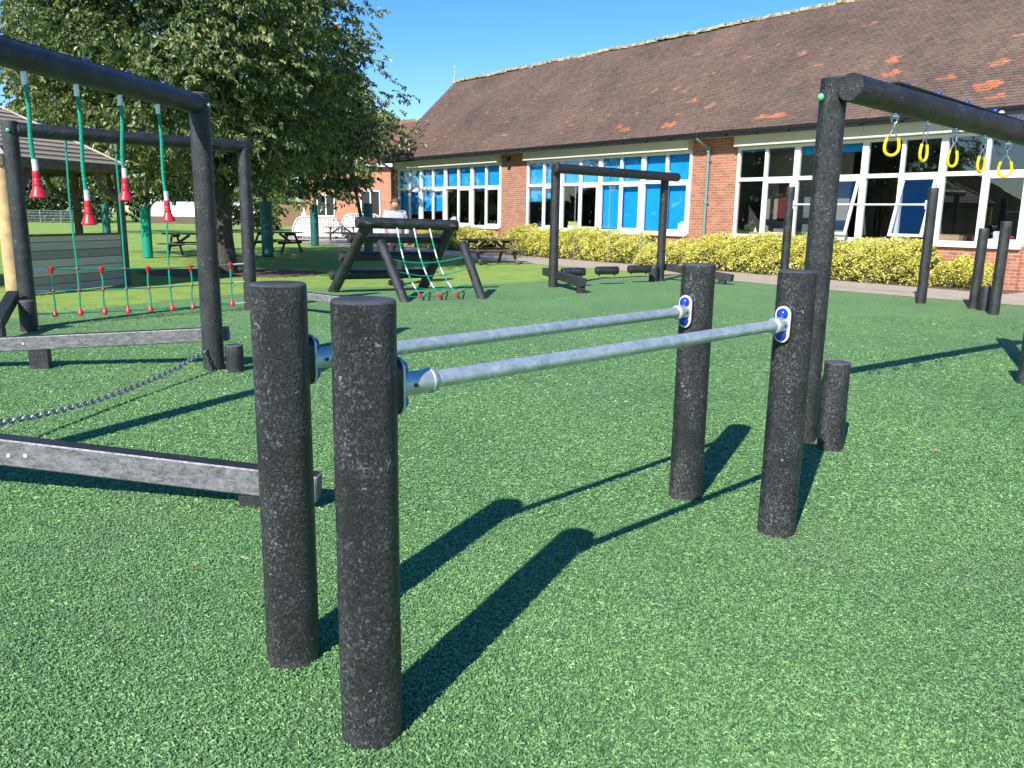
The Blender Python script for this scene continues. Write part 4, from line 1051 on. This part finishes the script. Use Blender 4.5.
# chain slung low between the two posts
A = T1+Vector((-.03,-.10,.20)); B = T0+Vector((.05,.1,.28)); pts = []
for k in range(25):
    f = k/24; p = A.lerp(B, f); p.z -= .16*4*f*(1-f)*.9; pts.append(p)
m = MB(); chain_mb(m, pts, .058, .0085, .026); o = obj('hanging_chain', m, M['chain'], None); tag(o, 'steel chain slung low from the tall post to the left edge', 'chain')

# ------------------------------------------------------------------ rope net (left, behind)
T2, T3 = Vector((-6.12,10.33,0)), Vector((-4.03,12.6,0)); dn = (T3-T2).normalized(); LN = (T3-T2).length
rn = thing('net_climber', 'black post and beam frame strung with a low green net', 'play equipment', T2)
for P, h in ((T2, 2.52), (T3, 2.40)): m = MB(); m.log(P-Vector((0,0,.03)), P+Vector((0,0,h)), .098, .088, 28, rim=.01); obj('post', m, M['post'], rn)
m = MB(); m.log(T2+dn*.06+Vector((0,0,2.42)), T3+dn*.10+Vector((0,0,2.42)), .088, None, 28, rim=.008); b_ = obj('beam', m, M['post'], rn)
for f in (.12,.32,.52,.72):
    c = MB(); c.lathe(T2+dn*(LN*f)+Vector((0,0,2.505)), (0,0,1), [(.02,0),(.018,.012),(.004,.018)], 10); obj('bolt_cap', c, M['blue'], b_)
c = MB(); c.lathe(T2+Vector((.03,-.092,2.40)), (.3,-1,0), [(.022,0),(.02,.012),(.004,.02)], 10); o = obj('bolt_cap', c, M['green_cap'], rn); o['label'] = 'green bolt cap'
net = thing('rope_net', 'green rope net with red connectors strung low between two posts', 'net', T2+dn*.1)
zs = lambda f: (.74-.03*f-.05*math.sin(math.pi*f)*.6, .46-.02*f-.04*math.sin(math.pi*f)*.6, .17-.05*f-.02*math.sin(math.pi*f))
for i in range(3):
    m = MB(); pts = [T2+dn*(LN*(.03+.94*k/20))+Vector((0,0,zs(k/20)[i])) for k in range(21)]; m.tube(pts, .010, 6); ro = obj('cross_rope', m, M['rope'], net)
    m = MB(); m.cyl(pts[0], pts[0]+(pts[1]-pts[0])*1.2, .0125, None, 8); obj('ferrule', m, M['ferrule'], ro); m = MB(); m.cyl(pts[-1], pts[-1]+(pts[-2]-pts[-1])*1.2, .0125, None, 8); obj('ferrule', m, M['ferrule'], ro)
for k in range(1, 10):
    f = k/10; p = T2+dn*(LN*f); z_ = zs(f); full = k % 2 == 0
    zt = 2.33 if full else z_[0]+.02
    m = MB(); wob = random.uniform(-.012,.012); m.tube([p+Vector((wob*math.sin(j*.9),0,z_[2]+(zt-z_[2])*j/8)) for j in range(9)], .012, 6); vr = obj('drop_rope', m, M['rope'], net)
    m = MB(); m.lathe(p+Vector((0,0,z_[2]-.04)), (0,0,1), [(.022,0),(.034,.01),(.034,.04),(.022,.055),(.018,.09),(.014,.1)], 10); obj('connector', m, M['red'], vr)
    m = MB(); m.sphere(p+Vector((0,0,z_[1])), .022, 0, 10, 6); obj('connector', m, M['red'], vr)
    m = MB()
    if full: m.sphere(p+Vector((0,0,z_[0])), .022, 0, 10, 6)
    else: m.lathe(p+Vector((0,0,z_[0]+.03)), (0,0,-1), [(.02,0),(.034,.01),(.034,.04),(.022,.055),(.018,.085),(.014,.095)], 10)
    obj('connector', m, M['red'], vr)
    if full:
        m = MB(); m.cyl(p+Vector((0,0,2.24)), p+Vector((0,0,2.345)), .015, None, 8); obj('ferrule', m, M['ferrule'], vr)

# ------------------------------------------------------------------ climbing frame
cf = thing('scramble_climber', 'low black log climbing frame with green and white scramble ropes', 'play equipment', (-1.95,15.4,0))
A1, A2, A3, A4 = Vector((-1.87,14.15,0)), Vector((-.57,14.9,0)), Vector((-3.45,15.74,0)), Vector((-1.85,16.69,0))
PL, PR = Vector((-2.64,14.98,1.30)), Vector((-1.20,15.83,1.27)); e = (PR-PL).normalized()
nf = Vector((e.y,-e.x,0))     # towards the front
for a_, p_ in ((A3, PL), (A4, PR)): m = MB(); m.log(a_+(a_-p_)*.03, p_+(p_-a_)*.05, .10, .095, 28, rim=.01); obj('leg', m, M['post'], cf)
for a_, p_ in ((A1, PL), (A2, PR)):
    m = MB(); top = a_.lerp(p_, .76)+e*.09; m.log(a_+(a_-p_)*.03, top, .083, .083, 28, rim=.01); obj('leg', m, M['post_far'], cf)
m = MB(); m.log(PL-e*.20+Vector((0,0,.02)), PR+e*.12+Vector((0,0,.02)), .10, None, 28, rim=.01); obj('top_log', m, M['post'], cf)
dl, drr = (A3-PL), (A4-PR); back_n = e.cross(dl.normalized()); back_n = back_n if back_n.y > 0 else -back_n
for f in (.27,.54,.82):
    m = MB(); m.log(PL+dl*f-e*.13+back_n*.15, PR+drr*f+e*.13+back_n*.15, .092, None, 24, rim=.01); obj('rung_log', m, M['post'], cf)
for f in (.15,.4,.62):
    c = MB(); p = A3.lerp(PL, f)+Vector((.03,-.092,.03)); c.lathe(p, (.2,-1,.2), [(.012,0),(.011,.006),(.002,.009)], 8); obj('bolt', c, M['galv'], cf)
for tf, bf in ((.33,.20),(.53,.44),(.72,.67)):
    a_ = PL.lerp(PR, tf)+nf*.06+Vector((0,0,-.06)); b_ = A1.lerp(A2, bf)+Vector((0,0,.10))+nf*-.04
    pts = []
    for k in range(13):
        f = k/12; p = a_.lerp(b_, f); s_ = math.sin(math.pi*f); p = p - nf*(.10*s_) - Vector((0,0,.13*s_)); pts.append(p)
    m = MB(); m.tube(pts, .0135, 8); r_ = obj('scramble_rope', m, M['rope'], cf)
    m = MB()
    for j0 in (0, 3, 6, 9): m.tube([pts[j0].lerp(pts[j0+1], -.0)+Vector((0,-.001,0)), pts[j0+1], pts[j0+1].lerp(pts[j0+2], .35)], .0150, 8)
    obj('sleeve', m, M['ferrule'], r_)
    m = MB(); m.lathe(b_+Vector((0,0,-.05)), (0,0,1), [(.02,0),(.04,.012),(.04,.05),(.02,.07)], 10); obj('connector', m, M['red'], r_)
for f, sag in ((.30,.10),(.52,.12),(.78,.10),(.99,.02)):
    a_ = PL.lerp(A1, .24+.72*f*.98)+e*.08; b_ = PR.lerp(A2, .22+.74*f*.98)-e*.02; pts = []
    for k in range(13):
        t = k/12; p = a_.lerp(b_, t); p.z -= sag*math.sin(math.pi*t); p -= nf*(.10*math.sin(math.pi*t)); p.z = max(p.z, .05); pts.append(p)
    m = MB(); m.tube(pts, .010, 6); obj('cross_rope', m, M['rope'], cf)
for bf in (.30,.52,.74):
    p = A1.lerp(A2, bf)+nf*.02; m = MB(); m.tube([p+Vector((0,0,.17)), p+Vector((.02,-.01,.10)), p+Vector((-.005,0,.05)), p+Vector((0,0,-.02))], .016, 7); obj('ground_anchor', m, M['rust'], cf)

# ------------------------------------------------------------------ picnic tables
def picnic(mat):
    t = thing('picnic_table', '', 'picnic table', (0,0,0), 0, 'wooden picnic tables on the grass')
    L_ = 1.75
    m = MB()
    for k in range(5): m.box((0, -.30+.15*k, .735), (L_, .138, .036), None, 0, .004)
    obj('tabletop', m, mat, t, local=True)
    for s in (-1,1):
        m = MB()
        for k in range(2): m.box((0, s*(.66+.15*k), .435), (L_, .138, .036), None, 0, .004)
        obj('bench', m, mat, t, local=True)
    for x in (-.6,.6):
        for s in (-1,1): m = MB(); m.beam((x, s*.72, 0), (x, s*.22, .715), .045, .095, 0, .004); obj('leg', m, mat, t, local=True)
        m = MB(); m.beam((x+.045*(1 if x < 0 else -1), -.80, .375), (x+.045*(1 if x < 0 else -1), .80, .375), .045, .085, 0, .004); m.beam((x+.045*(1 if x<0 else -1), -.36,.67),(x+.045*(1 if x<0 else -1),.36,.67),.045,.085,0,.004); m.beam((x*.93,0,.40),(x*.2,0,.70),.045,.08,0,.003); obj('crossbar', m, mat, t, local=True)
    return t
pt0 = picnic(M['table_wood'])
for k, (x, y, rz, lb) in enumerate(((-10.35,26.9,R(4),'dark picnic table left of the big tree trunk'), (-8.72,30.6,R(-16),'dark picnic table right of the big tree behind a shaded guard'), (-.75,25.9,R(24),'brown picnic table by the hedge left of the hanging logs'), (-9.0,43.6,R(10),'distant brown picnic table before the white lattice unit'))):
    o = pt0 if k == 0 else copy_tree(pt0); o.location = (x,y,0); o.rotation_euler = (0,0,rz); o['label'] = lb
    if k >= 2:
        for ch in o.children:
            ch.data = ch.data.copy(); ch.data.materials[0] = M['old_wood']

# ------------------------------------------------------------------ hexagonal wooden shelter
HR = 2.65; HC = Vector((-10.32,15.85,0)); 
sh = thing('wooden_shelter', 'hexagonal wooden shelter with board roof and low boarded sides', 'shelter', HC)
a0 = math.atan2(.65, 2.57)
cn = [HC + Vector((math.cos(a0+k*math.pi/3)*HR, math.sin(a0+k*math.pi/3)*HR, 0)) for k in range(6)]
for k in range(6):
    front = k == 5
    m = MB(); m.log(cn[k]-Vector((0,0,.03)), cn[k]+Vector((0,0,2.36)), .125 if front else .085, .115 if front else .08, 20, rim=.01); o = obj('post', m, M['peeled'] if front else M['shaded_log'], sh)
    if front: o['label'] = 'pale peeled front post'
for k in (0, 5):
    if k == 5: a_, b_ = cn[5], cn[0]
    else: continue
    dd = (b_-a_).normalized(); m = MB(); m.beam(a_+dd*.12+Vector((0,0,.51)), b_-dd*.09+Vector((0,0,.51)), .05, .98); 
    o = obj('side_boards', m, M['shelter_boards'], sh); m = MB(); m.beam(a_+dd*.12+Vector((0,0,1.02)), b_-dd*.09+Vector((0,0,1.02)), .12, .035); obj('top_rail', m, M['shaded_log'], sh)
for k in range(6):
    a_, b_ = cn[k], cn[(k+1)%6]; dd = (b_-a_).normalized()
    m = MB(); m.beam(a_+Vector((0,0,2.30)), b_+Vector((0,0,2.30)), .07, .14); obj('wall_plate', m, M['shaded_log'], sh)
    for P, s in ((a_, 1), (b_, -1)):
        m = MB(); pts = [P+dd*s*(.06+.5*math.sin(t*math.pi/2/5))+Vector((0,0,1.72+.5*(1-math.cos(t*math.pi/2/5)))) for t in range(6)]; m.tube(pts, .05, 6); obj('brace', m, M['shaded_log'], sh)
AP = HC+Vector((0,0,3.62)); ov = 1.05
m = MB(); nrow = 15
for k in range(6):
    A_, B_ = HC+(cn[k]-HC)*ov+Vector((0,0,2.30)), HC+(cn[(k+1)%6]-HC)*ov+Vector((0,0,2.30))
    nrm_ = (B_-A_).cross(AP-A_).normalized(); nrm_ = nrm_ if nrm_.z > 0 else -nrm_
    for r_ in range(nrow):
        f0, f1 = r_/nrow, min(1, (r_+1.12)/nrow)
        q_ = [A_.lerp(AP, f0)+nrm_*.035, B_.lerp(AP, f0)+nrm_*.035, B_.lerp(AP, f1)+nrm_*.008, A_.lerp(AP, f1)+nrm_*.008]
        m.add(q_ + [p-nrm_*.028 for p in q_], [(0,1,2,3),(7,6,5,4),(0,4,5,1),(1,5,6,2),(2,6,7,3),(3,7,4,0)])
rf = obj('roof', m, M['shelter_roof'], sh)
for k in range(6):
    A_ = HC+(cn[k]-HC)*(ov+.01)+Vector((0,0,2.335)); m = MB(); m.beam(A_, AP+Vector((0,0,.05)), .07, .03); obj('hip_board', m, M['hip'], rf)
    B_ = HC+(cn[(k+1)%6]-HC)*(ov+.01)+Vector((0,0,2.30)); m = MB(); m.beam(A_-Vector((0,0,.10)), B_-Vector((0,0,.065)), .03, .15); obj('eaves_board', m, M['old_wood'], rf)

# ------------------------------------------------------------------ far things
t = thing('polytunnel', 'white polytunnel with low board sides far across the field', 'polytunnel', (-32.6,91.5,0), R(-4))
m = MB(); L_ = 12.6; n = 12; nx = 8; vs = []
for i in range(nx):
    for k in range(n+1):
        a_ = math.pi*k/n; vs.append((-L_/2+L_*i/(nx-1), -2.1*math.cos(a_), .75+1.6*math.sin(a_)**.8))
m.add(vs, [(i*(n+1)+k, i*(n+1)+k+1, (i+1)*(n+1)+k+1, (i+1)*(n+1)+k) for i in range(nx-1) for k in range(n)] + [tuple(range(n,-1,-1)), tuple((nx-1)*(n+1)+k for k in range(n+1))], 0, True)
obj('cover', m, M['poly'], t, local=True)
for i in range(nx):
    m = MB(); x = -L_/2+L_*i/(nx-1); m.tube([(x, -2.12*math.cos(math.pi*k/n), .75+1.63*math.sin(math.pi*k/n)**.8) for k in range(n+1)], .035, 6); obj('hoop', m, M['fence'], t, local=True)
m = MB()
for s in (-1,1): m.box((0, s*2.1, .38), (L_, .06, .76))
obj('side_board', m, M['old_wood'], t, local=True)
m = MB()
for s in (-1,1): m.box((s*L_/2, 0, .38), (.06, 4.1, .76))
obj('end_board', m, M['poly'], t, local=True)
t = thing('mesh_fence', 'grey mesh fence along the far edge of the field', 'fence', (-55,84,0))
x = -95
m = MB()
m2 = MB()
for i in range(27):
    x = -95+2.0*i; y = 81.5+.03*(x+95); 
    m2_ = MB(); m2_.box((x,y,.62),(.07,.07,1.25)); obj('fence_post', m2_, M['fence'], t)
    if i < 26:
        for zz in (.15,.42,.7,.97,1.2): m.beam((x+.035,y,zz),(x+1.965,y+.06,zz),.02,.035)
        for j in range(14): xx = x+.13*(j+.9); m.box((xx,y+.03*(xx-x),.67),(.018,.012,1.1))
obj('mesh_panel', m, M['fence'], t)
t = thing('field_hedge', 'dark low hedge running behind the field fence', 'hedge', (-56,86.5,0))
n = 26000; P = np.stack([rng.uniform(-42,14,n), rng.normal(0,.7,n), rng.uniform(.05,3.4,n)], 1); P[:,2] *= 1+.12*np.sin(P[:,0]*.8); D_ = rng.normal(0,1,(n,3)); D_ /= np.linalg.norm(D_,axis=1)[:,None]
Ls = rng.uniform(.25,.5,n); V_, F_, A_ = leaf_arrays(P, D_, Ls, Ls*.3, np.clip(rng.normal(.4,.2,n),0,1)); me = np_mesh('foliage', V_, None, M['leaf2'], A_, F3=F_); o = bpy.data.objects.new('foliage', me); COL.objects.link(o); o.parent = t

n = 15000; th_ = rng.uniform(0, 1, n); P = np.stack([-78+rng.normal(0,2,n)-8*th_, -60+145*th_, rng.uniform(.1,1,n)], 1); P[:,2] *= 4.2+1.2*np.sin(P[:,1]*.35)+.7*np.sin(P[:,1]*.9+1); D_ = rng.normal(0,1,(n,3)); D_ /= np.linalg.norm(D_,axis=1)[:,None]  # out-of-view trees added to give dark window reflections
Ls = rng.uniform(.9,1.5,n); V_, F_, A_ = leaf_arrays(P, D_, Ls, Ls*.36, np.clip(rng.normal(.35,.2,n),0,1)); me = np_mesh('treeline', V_, None, M['leaf2'], A_, F3=F_); o = bpy.data.objects.new('treeline', me); COL.objects.link(o); tag(o, 'unseen row of trees added for dark reflections in the school windows', 'trees', kind='stuff')

def gable_house(name, label, loc, rz, w, d_, eave, ridge, brick, wins, cat='building', tint=(.16,.075,.055), flat=False, door=None):
    t = thing(name, label, cat, loc, rz)
    m = MB(); m.box((0,d_/2,eave/2-.05),(w,d_,eave+.1))
    if not flat:
        for s in (-1,1): m.add([(s*w/2,0,eave),(s*w/2,d_,eave),(s*w/2,d_/2,ridge-.05),(s*(w/2-.2),0,eave),(s*(w/2-.2),d_,eave),(s*(w/2-.2),d_/2,ridge-.05)], [(0,1,2),(5,4,3),(0,2,5,3),(1,4,5,2)])
    obj('wall', m, brick, t, local=True)
    if flat:
        m = MB(); m.box((0,d_/2,eave+.10),(w+.5,d_+.5,.26)); obj('roof', m, M['lead'], t, local=True)
    else:
        ch = []
        for y0 in (-.35, d_+.35):
            p0 = np.array([-w/2-.25, y0, eave-.15]); pr2 = np.array([-w/2-.25, d_/2, ridge]); uv = pr2-p0; rs = np.linalg.norm(uv); uv /= rs
            ch.append(slope(p0, np.array([1.,0,0]), uv, w+.5, rs, .2, .34, [], tint, int(w*10+y0)))
        r_ = tile_obj('roof', ch, t); m = MB(); m.beam((-w/2-.25,d_/2,ridge+.02),(w/2+.25,d_/2,ridge+.02),.25,.12); obj('ridge_tiles', m, M['ridge'], r_, local=True)
        m = MB(); m.box((0,-.37,eave-.16),(w+.5,.05,.2)); obj('fascia', m, M['upvc'], t, local=True)
    for (x, z, ww, hh) in wins:
        m = MB(); f_ = .08
        for bx in ((x, z+hh/2-f_/2, ww, f_), (x, z-hh/2+f_/2, ww, f_), (x-ww/2+f_/2, z, f_, hh-2*f_), (x+ww/2-f_/2, z, f_, hh-2*f_), (x, z, f_, hh-2*f_)): m.box((bx[0], -.03, bx[1]), (bx[2], .08, bx[3]))
        wn = obj('window', m, M['upvc'], t, local=True); m = MB(); m.box((x, -.012, z), (ww-.1, .02, hh-.1)); obj('pane', m, M['pane_dark'] if ww > .9 else M['upvc'], wn, local=True)
    return t
M['pane_dark'] = simple('far_window_glass', (.015,.02,.025), .08)
gable_house('brick_wing', 'low orange brick wing with white windows behind the slim trees', (-9.6,54,0), R(-6), 8.0, 7.5, 4.6, 7.6, M['orange_brick'], [(-2.6,1.9,1.2,1.4),(.35,1.95,1.3,1.9)])
gable_house('brick_hut', 'small flat roofed brown brick hut beyond the field', (-21.0,84.5,0), R(24), 4.6, 4.2, 2.45, 0, M['brick2'], [(-.1,1.35,.75,1.15)], flat=True)
gable_house('brick_house', 'brick house with gabled roof mirrored in the right windows', (-50,1,0), R(-8), 9, 13, 2.8, 6.0, M['brick2'], [(-3,1.6,1.4,1.2),(2.5,1.6,1.4,1.2)])

def lattice(label, loc, rz, w, h, d_):
    t = thing('lattice_unit', label, 'lattice unit', loc, rz, 'white lattice units on the far paving')
    def outl(x0):      # rounded shoulder outline
        p = [(-w/2, .18), (-w/2+.06, h*.55), (-w/2+.28, h*.9), (-w/2+.5, h), (w/2-.5, h), (w/2-.28, h*.9), (w/2-.06, h*.55), (w/2, .18)]; return [(x, x0, z) for x, z in p]
    m = MB()
    for y in (-d_/2, d_/2): m.tube(outl(y), .04, 6); m.beam((-w/2,y,.20),(w/2,y,.20),.06,.10)
    for p, q_ in zip(outl(-d_/2), outl(d_/2)): m.tube([p, q_], .035, 6)
    obj('frame', m, M['white_paint'], t, local=True)
    m = MB()
    for y in (-d_/2+.03, d_/2-.03):
        for j in range(int(w/.14)):
            x = -w/2+.12+.14*j; top = h*.97 if abs(x) < w/2-.5 else h*(.97-.45*(abs(x)-(w/2-.5))/.5)
            m.box((x,y,(top+.2)/2),(.085,.02,top-.2))
        for z in (.38,.58,.76): m.box((0,y-.014,z*h),(w-.3,.012,.085))
    obj('lattice', m, M['white_paint'], t, local=True)
    m = MB()
    for p, q_ in (((-w/2+.45),(w/2-.45)),): m.box((0,0,h+.0),(w-.9,d_,.03))
    obj('lid', m, M['white_paint'], t, local=True)
    for x in (-w*.38, w*.38):
        for y in (-d_*.4, d_*.4): m = MB(); m.cyl((x,y,0),(x,y,.16),.05,None,8); obj('foot', m, M['gutter'], t, local=True)
lattice('rounded white lattice unit standing left of the distant picnic table', (-11.2,47.6,0), R(6), 2.7, 1.22, 1.1)
lattice('white lattice unit standing directly behind the distant picnic table', (-8.9,49.0,0), R(6), 2.5, 1.4, 1.1)

# ------------------------------------------------------------------ person behind the climbing frame
def skin_mesh(name, joints, edges, radii, mat, parent, sub=2, root=0):
    me = bpy.data.meshes.new(name); me.from_pydata(joints, edges, []); me.update(); me.materials.append(mat)
    o = bpy.data.objects.new(name, me); COL.objects.link(o); o.parent = parent
    md = o.modifiers.new('skin', 'SKIN'); md.use_smooth_shade = True
    if not me.skin_vertices: me.skin_vertices.new()
    for i, r_ in enumerate(radii):
        rr = r_ if isinstance(r_, tuple) else (r_, r_); me.skin_vertices[0].data[i].radius = rr; me.skin_vertices[0].data[i].use_root = (i == root)
    sb = o.modifiers.new('sub', 'SUBSURF'); sb.levels = sub; sb.render_levels = sub
    return o
pe = thing('person', 'person in pale grey open-necked shirt standing behind the climbing frame', 'person', (-2.50,17.55,0), R(8)); pe.scale = (1.04,1.04,1.04)
J = [(0,0,.92),(0,-.01,1.12),(0,-.01,1.36),(0,-.01,1.45),(0,-.04,1.50),(.0,-.065,1.55),(.0,-.07,1.615),(0,-.06,1.675),
     (-.17,0,1.38),(-.235,.0,1.12),(-.22,-.10,.90),(-.215,-.13,.80),(.17,0,1.38),(.235,0,1.12),(.22,-.10,.90),(.215,-.13,.80),
     (-.09,0,.86),(-.10,-.01,.48),(-.10,.03,.09),(-.11,-.12,.04),(.09,0,.86),(.10,-.01,.48),(.10,.03,.09),(.11,-.12,.04),(0,-.175,1.585)]
E_ = [(0,1),(1,2),(2,3),(3,4),(4,5),(5,6),(6,7),(2,8),(8,9),(9,10),(10,11),(2,12),(12,13),(13,14),(14,15),(0,16),(16,17),(17,18),(18,19),(0,20),(20,21),(21,22),(22,23),(6,24)]
Rr = [(.14,.10),(.14,.10),(.15,.11),(.09,.08),.062,.090,.115,.085, .062,.045,.035,.04,.062,.045,.035,.04, .085,.06,.045,.04,.085,.06,.045,.04,.018]
skin_mesh('body', J, E_, Rr, M['skin'], pe)
JS = [(0,0,.90),(0,-.01,1.12),(0,-.01,1.36),(0,-.01,1.475),(-.18,0,1.43),(-.235,0,1.12),(-.222,-.08,.93),(.18,0,1.43),(.235,0,1.12),(.222,-.08,.93)]
skin_mesh('shirt', JS, [(0,1),(1,2),(2,3),(2,4),(4,5),(5,6),(2,7),(7,8),(8,9)], [(.165,.125),(.16,.12),(.172,.128),(.11,.10),.085,.062,.05,.078,.062,.05], M['shirt'], pe)
JT = [(0,0,.94),(0,0,.88),(-.09,0,.84),(-.10,-.01,.48),(-.10,.03,.10),(.09,0,.84),(.10,-.01,.48),(.10,.03,.10)]
skin_mesh('trousers', JT, [(0,1),(1,2),(2,3),(3,4),(1,5),(5,6),(6,7)], [(.15,.11),(.155,.115),.10,.078,.066,.10,.078,.066], M['trousers'], pe)
m = MB(); n = 16
vs = []; rings = 8
for i in range(rings+1):
    th = math.pi*.62*i/rings
    for k in range(n):
        a_ = 2*math.pi*k/n; cut = 1.0 if math.sin(a_) > -.35 else max(.45, .62)
        vs.append((.100*math.sin(th*cut)*math.cos(a_), -.048+.108*math.sin(th*cut)*math.sin(a_), 1.628+.104*math.cos(th*cut)))
m.add(vs, [(i*n+k, (i+1)*n+k, (i+1)*n+(k+1)%n, i*n+(k+1)%n) for i in range(rings) for k in range(n)], 0, True); obj('hair', m, M['hair'], pe, local=True)
for s in (-1,1):
    m = MB(); m.sphere((s*.105,-.06,.05),.13,0,12,8,(.45,1.1,.5)); obj('shoe', m, M['gutter'], pe, local=True)
    m = MB(); m.sphere((s*.032,-.150,1.615),.012); obj('eye', m, M['eye'], pe, local=True)
    m = MB(); m.sphere((s*.088,-.06,1.595),.03,0,10,8,(.35,.7,1)); obj('ear', m, M['skin'], pe, local=True)
m = MB(); m.sphere((0,-.148,1.55),.022,0,10,6,(1.2,.5,.25)); obj('mouth', m, M['maroon'], pe, local=True)

# ------------------------------------------------------------------ fallen leaves
n = 170
P = np.stack([rng.uniform(-7,9,n), rng.uniform(2,22,n), np.full(n,.016)], 1)
n2 = 500; P2 = np.stack([rng.normal(-7,2.6,n2), rng.normal(17.5,2.8,n2), np.full(n2,.018)], 1); P = np.concatenate([P,P2])
a_ = rng.uniform(0,6.28,len(P)); D_ = np.stack([np.cos(a_), np.sin(a_), rng.uniform(-.05,.3,len(P))],1)
Ls = rng.uniform(.02,.05,len(P)); V_, F_, A_ = leaf_arrays(P, D_, Ls, Ls*.24, rng.random(len(P))); me = np_mesh('fallen_leaves', V_, None, M['dryleaf'], A_, F3=F_)
o = bpy.data.objects.new('fallen_leaves', me); COL.objects.link(o); tag(o, 'dry tan leaves scattered over the green play surface and lawn', 'leaves', kind='stuff')
